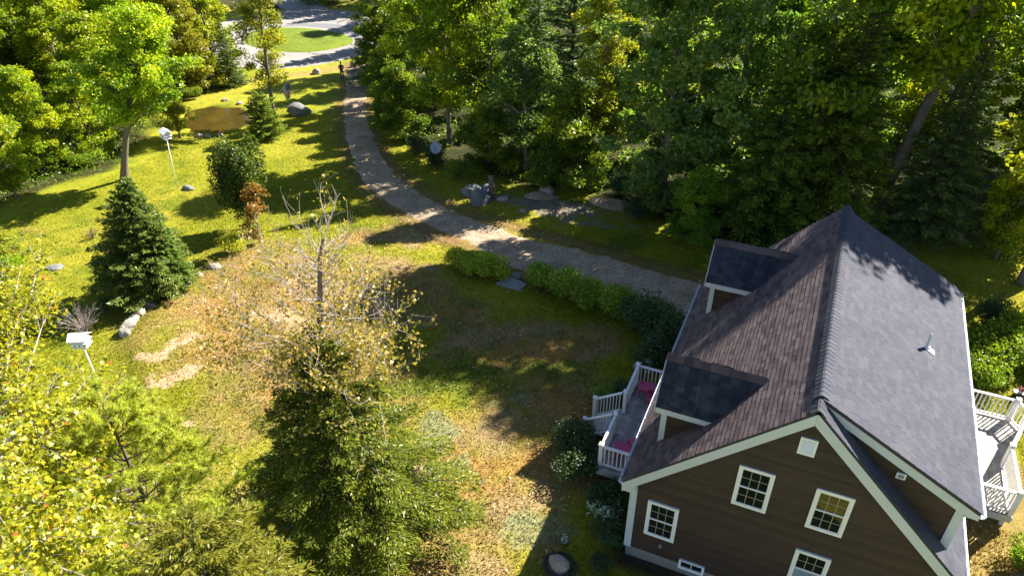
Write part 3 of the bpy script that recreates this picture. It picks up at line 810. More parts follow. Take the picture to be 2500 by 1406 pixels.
# windows on the near gable ----------------------------------------------
def window(x0, z1, w, h, panes, label):
    y = WY0+.06-.048
    fr = MB(); c = .082
    for a in ((x0, x0+c, z1-h, z1), (x0+w-c, x0+w, z1-h, z1), (x0+c, x0+w-c, z1-c, z1), (x0+c, x0+w-c, z1-h, z1-h+c)): fr.box(a[0], a[1], y-.03, y+.05, a[2], a[3])
    fr = fr.build('window', M['white_vinyl'], house); tag(fr, label)
    s = .03; xi0, xi1 = x0+c, x0+w-c; zi0, zi1 = z1-h+c, z1-c; zm = (zi0+zi1)/2
    sa = MB()
    for za, zb, dy in ((zm-.02, zi1, -.014), (zi0, zm+.02, -.004)):
        sa.box(xi0, xi0+s, y+dy-.012, y+dy+.02, za, zb); sa.box(xi1-s, xi1, y+dy-.012, y+dy+.02, za, zb)
        sa.box(xi0+s, xi1-s, y+dy-.012, y+dy+.02, zb-s*.8, zb); sa.box(xi0+s, xi1-s, y+dy-.012, y+dy+.02, za, za+s*.8)
    sa.build('sash', M['white_vinyl'], fr)
    for k, (za, zb) in enumerate(((zi0+s*.8, zm-.02), (zm+.02, zi1-s*.8))):
        gw = (xi1-xi0-2*s)/3; gh = (zb-za)/2
        for i in range(3):
            for j in range(2):
                MB().box(xi0+s+i*gw+.006, xi0+s+(i+1)*gw-.006, y+.002, y+.008, za+j*gh+.006, za+(j+1)*gh-.006).build('pane', panes[k], fr)
        for i in (1, 2): MB().box(xi0+s+i*gw-.010, xi0+s+i*gw+.010, y-.007, y+.0105, za, zb).build('muntin', M['muntin'], fr)
        MB().box(xi0+s, xi1-s, y-.0065, y+.0105, (za+zb)/2-.010, (za+zb)/2+.010).build('muntin', M['muntin'], fr)
Z1, Z2 = ZR-5.0226, ZR-2.6134
window(-1.3823, Z2, .89, 1.467, (M['glass'], M['glass']), 'upper window on the left of the gable with dark panes')
window(.4962, Z2, .89, 1.467, (M['glass'], M['glass_warm']), 'upper window on the right of the gable with warm brown panes')
window(-3.5411, Z1, .89, 1.467, (M['glass'], M['glass']), 'lower window beside the left corner board')
window(.4837, Z1, .89, 1.467, (M['curtain'], M['glass']), 'lower window with pale blue lower sash at the bottom of the frame')
yb = WY0+.06-.046
bw = MB()
for a in ((-2.40, -2.33, .28, .66), (-1.72, -1.65, .28, .66), (-2.33, -1.72, .62, .66), (-2.33, -1.72, .28, .37)): bw.box(a[0], a[1], yb-.05, yb+.05, a[2], a[3])
bw = tag(bw.build('basement_window', M['white_vinyl'], house), 'low basement window at the foot of the gable')
for a in ((-2.33, -2.035), (-2.015, -1.72)): MB().box(a[0], a[1], yb-.012, yb, .37, .62).build('pane', M['glass'], bw)
MB().box(-2.035, -2.015, yb-.03, yb, .37, .62).build('muntin', M['white_vinyl'], bw)
# gable vent with louvres
gv = MB()
for a in ((-.19, -.13, 6.09, 6.64), (.15, .21, 6.09, 6.64), (-.13, .15, 6.58, 6.64), (-.13, .15, 6.09, 6.15)): gv.box(a[0], a[1], yb-.02, yb+.045, a[2], a[3])
gv = tag(gv.build('gable_vent', M['white_vinyl'], house), 'square white louvred vent near the gable peak')
for k in range(9):
    z = 6.155+k*.0475
    MB().hexa([(-.13, yb-.032, z), (.15, yb-.032, z), (.15, yb-.026, z-.004), (-.13, yb-.026, z-.004), (-.13, yb, z+.05), (.15, yb, z+.05), (.15, yb+.006, z+.046), (-.13, yb+.006, z+.046)]).build('louvre', M['white_vinyl'], gv)
# plumbing vent on the rear roof
px_, py_ = 2.69, 5.5; pz_ = zs(px_)
pm = MB().tube([(px_, py_, pz_-.05), (px_, py_, pz_+.52)], .052, 16)
pm.f.pop(); pipe = pm.build('vent_pipe', M['white_vinyl'], house, smooth=False)
MB().tube([(px_, py_, pz_+.50), (px_, py_, pz_+.516)], .046, 16).build('pipe_bore', M['dark_metal'], pipe)
fl = MB(); sv = Vector((1, 0, -(ZR+.03-SZ)/(SX-.05))).normalized(); b_ = Vector((px_, py_, pz_))+n_s*.02
fl.hexa([b_+sv*a+Vector((0, c, 0))+n_s*d for d in (0, .012) for a, c in ((-.05, -.11), (.24, -.11), (.24, .11), (-.05, .11))])
fl.tube([b_-n_s*.02, b_+n_s*.03+Vector((0, 0, .05))], [.10, .06], 14)
fl.build('pipe_flashing', M['white_vinyl'], pipe)
# faucet on the wall
MB().tube([(-3.0, yb, .95), (-3.0, yb-.10, .95)], [.05, .035], 10).build('wall_faucet', M['grey_slab'], house)

# ------------------------------------------------------------------ decks
def railing(parent, a, b, zt, n=None, rail_h=.92, mat=None, post0=True, post1=True, slope=(0, 0)):
    """a, b: plan points; zt: deck height at each end given by slope offsets"""
    mat = mat or M['white_vinyl']
    A = Vector((a[0], a[1], zt+slope[0])); B = Vector((b[0], b[1], zt+slope[1]))
    def post(P):
        MB().box(P.x-.065, P.x+.065, P.y-.065, P.y+.065, P.z-.12, P.z+1.0).build('post', mat, parent)
        m_ = MB(); m_.box(P.x-.085, P.x+.085, P.y-.085, P.y+.085, P.z+1.0, P.z+1.03)
        t_ = [(P.x-.085, P.y-.085, P.z+1.03), (P.x+.085, P.y-.085, P.z+1.03), (P.x+.085, P.y+.085, P.z+1.03), (P.x-.085, P.y+.085, P.z+1.03)]
        for i in range(4): m_.quad(t_[i], t_[(i+1) % 4], (P.x, P.y, P.z+1.085))
        m_.build('post_cap', mat, parent)
    if post0: post(A)
    if post1: post(B)
    d = (B-A); L = d.length; dn = d/L
    h = Vector((0, 0, 1))
    MB().bar(A+h*rail_h+dn*.06, B+h*rail_h-dn*.06, .09, .05).build('top_rail', mat, parent)
    MB().bar(A+h*.10+dn*.06, B+h*.10-dn*.06, .05, .06).build('bottom_rail', mat, parent)
    n = n or max(2, int(L/.135))
    for i in range(1, n):
        P = A+d*(i/n)
        MB().box(P.x-.018, P.x+.018, P.y-.018, P.y+.018, P.z+.13, P.z+rail_h-.025).build('baluster', mat, parent)
DZ = .60
fd = root('front_deck', (-5.0, 5.0, 0), 'weathered grey front deck with white railings and steps to the lawn', 'deck')
for i in range(13):
    x = -5.76+i*.14
    m_ = MB(); m_.cur = rng.random(); m_.box(x, x+.133, 2.70, 7.32, DZ-.035, DZ+rng.random()*.003); m_.build('plank', M['plank'], fd)
MB().box(-5.80, -4.03, 2.665, 2.695, DZ-.30, DZ-.02).build('fascia_board', M['white'], fd)
MB().box(-5.80, -4.03, 7.325, 7.355, DZ-.30, DZ-.02).build('fascia_board', M['white'], fd)
MB().box(-5.80, -5.765, 2.70, 7.32, DZ-.30, DZ-.02).build('fascia_board', M['white'], fd)
MB().box(-5.7, -4.06, 2.8, 7.2, -.3, DZ-.12).build('deck_framing', M['under'], fd)
railing(fd, (-5.70, 2.80), (-4.15, 2.80), DZ, post1=False)
railing(fd, (-5.70, 2.80), (-5.70, 4.40), DZ, post0=False)
railing(fd, (-5.70, 5.57), (-5.70, 7.22), DZ)
railing(fd, (-5.70, 7.22), (-4.15, 7.22), DZ, post0=False, post1=False)
for k in range(3):
    zt_ = DZ-.17*(k+1)
    for j in range(2):
        m_ = MB(); m_.cur = rng.random(); m_.box(-5.81-.29*(k+1)+j*.145, -5.81-.29*(k+1)+j*.145+.138, 4.44, 5.53, zt_-.035, zt_); m_.build('stair_tread', M['plank'], fd)
    MB().box(-5.82-.29*k-.02, -5.82-.29*k, 4.46, 5.51, zt_-.17, zt_+.13).build('stair_riser', M['white'], fd)
for y in (4.40, 5.57): railing(fd, (-5.78, y), (-6.80, y), DZ, n=9, post0=False, slope=(0, -.70))
bd = root('back_deck', (5.6, 8.3, 0), 'sunlit bleached back deck with white railings behind the house', 'deck')
BP = [(4.1, 5.95), (6.75, 5.95), (6.69, 8.18), (7.45, 10.2), (7.1, 10.75), (4.1, 10.75)]
x = 4.1
while x < 7.4:
    x1 = x+.134; ylo = 5.95 if x1 < 6.72 else 5.95
    if x1 > 6.70: ylo = 8.18+(x1-6.69)*(2.02/.76)
    yhi = 10.75 if x1 < 7.1 else 10.75-(x1-7.1)*1.57
    if yhi-ylo > .1:
        m_ = MB(); m_.cur = rng.random(); m_.box(x, x1, ylo, yhi, DZ-.035, DZ+rng.random()*.003); m_.build('plank', M['plank_pale'], bd)
    x += .14
MB().prism([(p[0], p[1], DZ-.30) for p in [(4.1, 5.93), (6.77, 5.93), (6.71, 8.17), (7.47, 10.2), (7.11, 10.77), (4.1, 10.77)]], (0, 0, .26)).build('rim_board', M['white'], bd)
for p in ((6.6, 6.1), (6.5, 8.1), (7.0, 10.5), (4.4, 6.1)): MB().box(p[0]-.07, p[0]+.07, p[1]-.07, p[1]+.07, -.4, DZ-.3).build('support_post', M['white'], bd)
railing(bd, (4.2, 6.02), (6.68, 6.02), DZ, post0=False)
railing(bd, (6.68, 6.02), (6.64, 8.14), DZ, post0=False)
railing(bd, (6.64, 8.14), (7.36, 10.16), DZ, post0=False)
railing(bd, (7.36, 10.16), (7.06, 10.67), DZ, n=4, post0=False)
railing(bd, (7.06, 10.67), (4.2, 10.67), DZ, post0=False)
railing(bd, (5.62, 10.665), (5.62, 10.67), DZ, n=1) if False else None
# ------------------------------------------------------------------ plants: mesh makers (numpy)
def unit(v): return v/np.maximum(np.linalg.norm(v, axis=-1, keepdims=True), 1e-9)
def leaf_quads(C, A, N, L, W, tint, fold=.0):
    """rhombic leaves: centre, axis, normal, length, width"""
    A = unit(A); S = unit(np.cross(N, A)); L = np.broadcast_to(L, len(C))[:, None]; W = np.broadcast_to(W, len(C))[:, None]
    p0 = C-A*L*.5; p1 = C+S*W*.5-A*L*.08; p2 = C+A*L*.5; p3 = C-S*W*.5-A*L*.08
    V = np.stack([p0, p1, p2, p3], 1).reshape(-1, 3)
    F = np.arange(len(C)*4).reshape(-1, 4)
    return V, F, np.repeat(tint, 4)
MAPLE = np.array([(0, -.5), (.12, -.30), (.48, -.34), (.30, -.08), (.52, .16), (.22, .14), (.0, .52), (-.22, .14), (-.52, .16), (-.30, -.08), (-.48, -.34), (-.12, -.30)])
def leaf_maple(C, A, N, L, tint, rs):
    A = unit(A); S = unit(np.cross(N, A)); Nn = np.cross(A, S)
    L = np.broadcast_to(L, len(C))[:, None, None]
    P = MAPLE[None]
    cur = (np.abs(P[..., 0:1])*.35)*rs.uniform(-1, 1, (len(C), 1, 1))
    V = C[:, None]+(S[:, None]*P[..., 0:1]+A[:, None]*P[..., 1:2]+Nn[:, None]*cur)*L
    k = len(MAPLE)
    V = V.reshape(-1, 3)
    F = []
    base = np.arange(len(C))[:, None]*k
    tris = [(0, 1, 11), (1, 2, 3), (1, 3, 9), (1, 9, 11), (11, 9, 10), (3, 4, 5), (3, 5, 9), (5, 7, 9), (7, 8, 9), (5, 6, 7)]
    F = (base[:, None, :]*0+base[:, None, :]+np.array(tris)[None]).reshape(-1, 3)
    return V, F, np.repeat(tint, k)
def tubes(paths, sides=5):
    """paths: list of (points (n,3), radii (n)) -> verts, faces"""
    V = []; F = []; o = 0
    for P, Rr in paths:
        P = np.asarray(P, float); n = len(P)
        D = np.gradient(P, axis=0); D = unit(D)
        ref = np.where(np.abs(D[:, 2:3]) > .9, np.array([[1., 0, 0]]), np.array([[0, 0, 1.]]))
        a = unit(np.cross(D, ref)); b = np.cross(D, a)
        an = np.arange(sides)/sides*2*np.pi
        ring = P[:, None]+(a[:, None]*np.cos(an)[None, :, None]+b[:, None]*np.sin(an)[None, :, None])*np.asarray(Rr)[:, None, None]
        V.append(ring.reshape(-1, 3))
        i = np.arange(n-1)[:, None]*sides+np.arange(sides)[None]; j = np.arange(n-1)[:, None]*sides+(np.arange(sides)[None]+1) % sides
        F.append(np.stack([i, j, j+sides, i+sides], -1).reshape(-1, 4)+o); o += n*sides
    return np.concatenate(V), np.concatenate(F)
def bez(p0, p1, p2, n):
    t = np.linspace(0, 1, n)[:, None]
    return p0*(1-t)**2+2*p1*t*(1-t)+p2*t*t
def wiggle_trunk(rs, H, r0, n=9, amp=.02, lean=(0, 0), tip=.02):
    t = np.linspace(0, 1, n)
    w = np.cumsum(rs.randn(n, 2)*amp*H/n**.5, 0)*(t[:, None])
    P = np.stack([w[:, 0]+lean[0]*t**1.2, w[:, 1]+lean[1]*t**1.2, t*H], -1)
    R0 = r0*(1-t)**.9+tip
    R0[0] *= 1.35
    return P, R0
def trunk_at(P, z):
    return np.array([np.interp(z, P[:, 2], P[:, 0]), np.interp(z, P[:, 2], P[:, 1]), z])
def deciduous(seed, H, CR, cb=.3, ncl=110, per=340, leaf=.17, mat='leaf_green', bark='bark', prof=None, csize=.62, droop=.0, lean=(0, 0), gap=.25, r0=None, forks=0):
    rs = np.random.RandomState(seed)
    P, R0 = wiggle_trunk(rs, H*.93, r0 or H*.0115, 10, .02, lean)
    prof = prof or [(0, .45), (.18, .85), (.42, 1.0), (.7, .8), (.9, .45), (1, .12)]
    pz = [p[0] for p in prof]; pr = [p[1] for p in prof]
    cl = []
    lob = rs.rand(6)*2*np.pi
    while len(cl) < ncl:
        t = rs.rand()**.85; a = rs.rand()*2*np.pi; z = H*(cb+(1-cb)*t)
        R = CR*np.interp(t, pz, pr)*(.78+.30*math.sin(3*a+lob[0]+5*t)+.16*math.sin(5*a+lob[1]-9*t))
        r = R*rs.rand()**.42
        c = trunk_at(P, min(z, P[-1, 2]))
        p = np.array([c[0]+r*math.cos(a), c[1]+r*math.sin(a), z-droop*r*r/CR])
        if math.sin(p[0]*1.9+seed)*math.sin(p[1]*1.7+seed*2)*math.sin(p[2]*1.5) > 1-gap*1.6: continue
        cl.append(p)
    cl = np.array(cl)
    paths = [(P, R0)]
    for p in cl[::2 if ncl > 60 else 1]:
        c = trunk_at(P, np.clip(p[2]-.55*math.hypot(p[0]-P[0, 0], p[1]-P[0, 1])-.4, H*cb*.75, P[-1, 2]))
        mid = (c+p)/2+np.array([0, 0, .25*np.linalg.norm(p-c)*.6])+rs.randn(3)*.12
        L = np.linalg.norm(p-c)
        paths.append((bez(c, mid, p, 5), np.linspace(.016+.011*L, .008, 5)))
    n = ncl*per
    ci = np.repeat(np.arange(ncl), per)
    cs = csize*(.65+.7*rs.rand(ncl))
    off = unit(rs.randn(n, 3))*(rs.rand(n)**.5)[:, None]*cs[ci][:, None]
    off[:, 2] *= .62
    off[:, 2] -= droop*.8*(off[:, 0]**2+off[:, 1]**2)
    Cc = cl[ci]+off
    axis_ = np.stack([np.interp(Cc[:, 2], P[:, 2], P[:, 0]), np.interp(Cc[:, 2], P[:, 2], P[:, 1])], -1)
    out = np.concatenate([unit(Cc[:, :2]-axis_), np.zeros((n, 1))], 1)
    N = unit(rs.randn(n, 3)*.75+np.array([0, 0, .95])+out*.35)
    A = unit(out+rs.randn(n, 3)*.8+np.array([0, 0, -.35]))
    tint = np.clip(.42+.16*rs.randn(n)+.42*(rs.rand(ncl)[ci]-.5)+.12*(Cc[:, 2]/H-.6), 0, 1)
    lv = leaf*(.7+.6*rs.rand(n))
    V, F, tt = leaf_quads(Cc, A, N, lv, lv*.66, tint)
    tv, tf = tubes(paths, 6)
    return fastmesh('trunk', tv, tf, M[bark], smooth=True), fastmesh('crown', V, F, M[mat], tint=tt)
def conifer(seed, H, R, mat='leaf_spruce', bark='bark_dark', cb=.05, whorl=.26, nb=9, blade=.26, dens=34, up=.12, droop=.25, bw=.24, power=.85, spread=.30, lean=(0, 0), trunk_r=None):
    rs = np.random.RandomState(seed)
    P, R0 = wiggle_trunk(rs, H, trunk_r or H*.012, 10, .006, lean, .012)
    paths = [(P, R0)]
    CC = []; AA = []; NN = []; LL = []; TT = []
    z = H*cb
    while z < H*.985:
        t = (z/H-cb)/(1-cb); Lb = R*(1-t)**power*(.82+.34*rs.rand())+.10
        k = max(4, int(nb*(.55+.45*(1-t))))
        a0 = rs.rand()*6.28
        for i in range(k):
            a = a0+6.283*i/k+rs.randn()*.22; L = Lb*(.72+.42*rs.rand())
            d = np.array([math.cos(a), math.sin(a), 0.]); zz = z+rs.randn()*whorl*.4
            c = trunk_at(P, min(max(zz, 0.02), H))
            e = c+d*L+np.array([0, 0, L*(up+.35*t-droop*.55*(1-t))])
            m = c+d*L*.5+np.array([0, 0, L*(up*.7+.2*t+.02)])
            if L > .35: paths.append((bez(c, m, e, 4), np.linspace(.008+.010*L, .004, 4)))
            n = max(8, int(dens*L*(1.0+.3*L)))
            s = rs.rand(n)**.62
            s = .12+.88*s
            B = (1-s)[:, None]**2*c+2*(s*(1-s))[:, None]*m+(s**2)[:, None]*e
            side = np.array([-d[1], d[0], 0.])
            lat = rs.uniform(-1, 1, n)*spread*L*(1.1-.75*s)*np.minimum(1, s*3)
            C_ = B+side*lat[:, None]+np.array([0, 0, 1.])*(-.10*np.abs(lat)-.03*rs.rand(n)+rs.randn(n)*.03)[:, None]
            A_ = d*(.75)+side*(np.sign(lat)*(.35+.55*rs.rand(n)))[:, None]+np.array([0, 0, 1.])*(rs.randn(n)*.28+.05)[:, None]
            CC.append(C_); AA.append(A_); NN.append(rs.randn(n, 3)*.45+np.array([0, 0, 1.])); LL.append(blade*(.65+.7*rs.rand(n)))
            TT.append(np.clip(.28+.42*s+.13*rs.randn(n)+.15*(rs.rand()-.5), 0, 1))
        z += whorl*(.8+.4*rs.rand())*(1-.35*t)
    n = 14
    CC.append(np.array([P[-1]])+rs.randn(n, 3)*np.array([.03, .03, .12])); AA.append(np.array([0, 0, 1.])+rs.randn(n, 3)*.3); NN.append(rs.randn(n, 3)); LL.append(np.full(n, blade)); TT.append(np.full(n, .8))
    CC = np.concatenate(CC); AA = np.concatenate(AA); NN = np.concatenate(NN); LL = np.concatenate(LL); TT = np.concatenate(TT)
    V, F, tt = leaf_quads(CC, AA, NN, LL, LL*bw, TT)
    tv, tf = tubes(paths, 5)
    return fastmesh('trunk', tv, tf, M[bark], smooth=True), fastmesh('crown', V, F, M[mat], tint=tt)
def pine(seed, H, R, cb=.3):
    """white pine: sprays of long needles in tufts"""
    rs = np.random.RandomState(seed)
    P, R0 = wiggle_trunk(rs, H, H*.012, 8, .006)
    paths = [(P, R0)]; tc = []; ta = []
    z = H*cb
    while z < H:
        t = (z/H-cb)/(1-cb); k = 6; a0 = rs.rand()*6.3
        for i in range(k):
            a = a0+6.283*i/k+rs.randn()*.25; L = (R*(1-t)**.75+.25)*(.7+.45*rs.rand())
            d = np.array([math.cos(a), math.sin(a), .30+.5*t]); c = trunk_at(P, min(z+rs.randn()*.1, H)); e = c+d*L
            paths.append((bez(c, c+d*L*.5-np.array([0, 0, .04*L]), e, 4), np.linspace(.010+.009*L, .004, 4)))
            for j in range(int(8+11*L)):
                s = .25+.75*rs.rand()**.7; p = c+d*L*s; sd = unit(rs.randn(3)*.8+d*1.3)
                q = p+sd*(.12+.34*rs.rand())*min(1, L)
                paths.append((np.array([p, q]), np.array([.005, .003])))
                for u in (1.0, .62, .3):
                    tc.append(p+(q-p)*u); ta.append(sd)
            tc.append(e); ta.append(unit(d))
        z += .42*(.8+.4*rs.rand())
    tc = np.array(tc); ta = np.array(ta); k = 34; n = len(tc)*k
    c = np.repeat(tc, k, 0); a = np.repeat(ta, k, 0)
    D = unit(a*.95+rs.randn(n, 3)*.62); L = .12*(.75+.5*rs.rand(n))
    S = unit(np.cross(D, rs.randn(n, 3)))*.008
    V = np.stack([c-S, c+S, c+D*L[:, None]], 1).reshape(-1, 3)
    tint = np.clip(.5+.18*rs.randn(n), 0, 1)
    tv, tf = tubes(paths, 5)
    return fastmesh('trunk', tv, tf, M['bark_pine'], smooth=True), fastmesh('crown', V, np.arange(n*3).reshape(-1, 3), M['leaf_pine'], tint=np.repeat(tint, 3))
def shrub(seed, Rx, Ry, H, n=5000, leaf=.09, mat='leaf_shrub', bark='bark_dark', lobes=7, shell=.5, bw=.6, stems=7):
    rs = np.random.RandomState(seed)
    lb = np.stack([rs.uniform(-.5, .5, lobes)*Rx*1.1, rs.uniform(-.5, .5, lobes)*Ry*1.1, H*(.42+.28*rs.rand(lobes))], -1); lr = (.42+.22*rs.rand(lobes))
    i = rs.randint(0, lobes, n); d = unit(rs.randn(n, 3)); r = rs.rand(n)**(.3)
    C_ = lb[i]+d*np.array([Rx, Ry, H*.55])*(lr[i]*r)[:, None]
    C_[:, 2] = np.abs(C_[:, 2])*.97+.02
    N = unit(d+rs.randn(n, 3)*.7+np.array([0, 0, .7])); A = unit(rs.randn(n, 3)+d*.8)
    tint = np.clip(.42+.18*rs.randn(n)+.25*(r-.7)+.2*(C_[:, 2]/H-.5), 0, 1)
    L = leaf*(.65+.7*rs.rand(n))
    V, F, tt = leaf_quads(C_, A, N, L, L*bw, tint)
    paths = []
    for k in range(stems):
        e = lb[k % lobes]+rs.randn(3)*.1; paths.append((bez(np.array([rs.randn()*.06, rs.randn()*.06, -.05]), np.array([e[0]*.3, e[1]*.3, e[2]*.6]), e, 4), np.linspace(.018, .006, 4)))
    tv, tf = tubes(paths, 5)
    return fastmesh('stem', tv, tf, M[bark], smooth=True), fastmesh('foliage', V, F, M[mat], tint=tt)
def twig_bush(seed, R, H, n=60, bark='bark_pale', nleaf=250, leaf=.05, mat='leaf_autumn'):
    rs = np.random.RandomState(seed); paths = []; pts = []
    for k in range(n):
        a = rs.rand()*6.28; r = R*rs.rand()**.6; e = np.array([r*math.cos(a), r*math.sin(a), H*(.55+.45*rs.rand())*(1-.25*r/R)])
        b = bez(np.array([rs.randn()*.05, rs.randn()*.05, -.03]), np.array([e[0]*.35, e[1]*.35, e[2]*.6]), e, 6)
        paths.append((b, np.linspace(.013, .004, 6)))
        for j in range(3):
            p = b[2+rs.randint(0, 3)]; q = p+unit(rs.randn(3)+(e-p))*(.15+.3*rs.rand())*H*.5
            paths.append((np.array([p, q]), np.array([.006, .003]))); pts.append(q); pts.append((p+q)/2)
    pts = np.array(pts); i = rs.randint(0, len(pts), nleaf)
    C_ = pts[i]+rs.randn(nleaf, 3)*.04
    V, F, tt = leaf_quads(C_, rs.randn(nleaf, 3), rs.randn(nleaf, 3)+np.array([0, 0, 1]), np.full(nleaf, leaf), np.full(nleaf, leaf*.6), rs.rand(nleaf))
    tv, tf = tubes(paths, 4)
    return fastmesh('stem', tv, tf, M[bark]), fastmesh('foliage', V, F, M[mat], tint=tt)
def dead_tree(seed, H, R):
    rs = np.random.RandomState(seed); P, R0 = wiggle_trunk(rs, H, H*.011, 8, .01); paths = [(P, R0)]
    z = H*.18
    while z < H*.97:
        for i in range(4):
            a = rs.rand()*6.28; L = R*(1-z/H)**.6*(.5+.6*rs.rand()); c = trunk_at(P, z); e = c+np.array([math.cos(a)*L, math.sin(a)*L, L*(-.15+.2*rs.rand())])
            b = bez(c, (c+e)/2+np.array([0, 0, .1*L]), e, 5); paths.append((b, np.linspace(.010+.006*L, .004, 5)))
            for j in range(9):
                p = b[1+rs.randint(0, 4)]; q = p+unit(rs.randn(3)*np.array([1, 1, .5])+(e-c)*.6)*(.2+.5*rs.rand())*.8; paths.append((np.array([p, q]), np.array([.006, .003])))
        z += .22
    tv, tf = tubes(paths, 4)
    n = 1500; rsn = rs.randint(0, len(tv), n)
    V, F, tt = leaf_quads(tv[rsn]+rs.randn(n, 3)*.1, rs.randn(n, 3), rs.randn(n, 3), np.full(n, .16), np.full(n, .03), rs.rand(n))
    return fastmesh('trunk', tv, tf, M['bark_pale']), fastmesh('crown', V, F, M['twig_dead'], tint=tt)
def plant(name, label, meshes, x, y, cat='tree', group=None, s=1.0, rz=0.0, lean=(0, 0), names=('trunk', 'crown'), mat=None, sz=None, dz=0.0):
    o = root(name, (x, y, Tz(x, y)+dz-.04), label, cat, group)
    o.rotation_mode = 'XYZ'
    o.scale = (s, s, sz if sz else s)
    q = Matrix.Rotation(lean[0], 4, 'X') @ Matrix.Rotation(lean[1], 4, 'Y') @ Matrix.Rotation(rz, 4, 'Z')
    o.rotation_euler = q.to_euler()
    for nm, me in zip(names, meshes):
        c = link(nm, me, o)
    return o

# ------------------------------------------------------------------ tree kinds (meshes shared by their copies)
TALL = [(0, .35), (.2, .75), (.45, 1.0), (.7, .85), (.9, .5), (1, .15)]
K = {}
K['mapleA'] = deciduous(11, 15, 4.0, .22, 150, 200, .235, 'leaf_maple', 'bark', TALL, .80)
K['mapleB'] = deciduous(12, 15, 3.7, .25, 135, 210, .23, 'leaf_maple', 'bark', None, .78)
K['greenA'] = deciduous(13, 15, 3.9, .15, 130, 190, .23, 'leaf_green', 'bark', TALL, .78)
K['greenB'] = deciduous(14, 15, 3.4, .12, 140, 210, .22, 'leaf_green', 'bark_dark', None, .76)
K['leanm'] = deciduous(26, 15, 3.9, .40, 110, 200, .22, 'leaf_maple', 'bark', TALL, .8, r0=.24)
K['ash'] = deciduous(15, 15, 3.5, .08, 140, 210, .24, 'leaf_grey', 'bark', [(0, .7), (.3, 1), (.6, .9), (.85, .6), (1, .2)], .75, .08)
K['yellow'] = deciduous(16, 12, 2.3, .25, 90, 300, .17, 'leaf_yellow', 'bark', [(0, .5), (.3, 1), (.6, .8), (.85, .5), (1, .2)], .62)
K['young'] = deciduous(17, 7, 2.3, .18, 80, 260, .16, 'leaf_maple', 'bark', None, .6)
K['pale'] = deciduous(18, 8, 2.3, .3, 60, 260, .15, 'leaf_grey', 'bark_pale', None, .65, .1)
K['bushy'] = deciduous(19, 6, 2.6, .05, 90, 260, .15, 'leaf_green', 'bark_dark', [(0, .9), (.3, 1), (.6, .85), (.85, .55), (1, .2)], .62)
K['edge'] = deciduous(20, 9, 3.0, .04, 110, 210, .19, 'leaf_maple', 'bark', [(0, .9), (.2, 1.0), (.5, .95), (.8, .65), (1, .2)], .66)
K['edgeY'] = deciduous(25, 9, 2.7, .06, 100, 210, .19, 'leaf_yellow', 'bark', [(0, .9), (.2, 1.0), (.5, .9), (.8, .6), (1, .2)], .64)
K['spruceA'] = conifer(21, 15, 2.9, 'leaf_spruce', blade=.30, dens=30, whorl=.34)
K['spruceB'] = conifer(22, 11, 2.6, 'leaf_spruce', blade=.26, dens=34, whorl=.28)
K['hemA'] = conifer(23, 14, 3.3, 'leaf_hemlock', blade=.26, dens=30, whorl=.34, up=.02, droop=.45, bw=.34, power=.7)
K['dead'] = dead_tree(24, 12, 1.8)
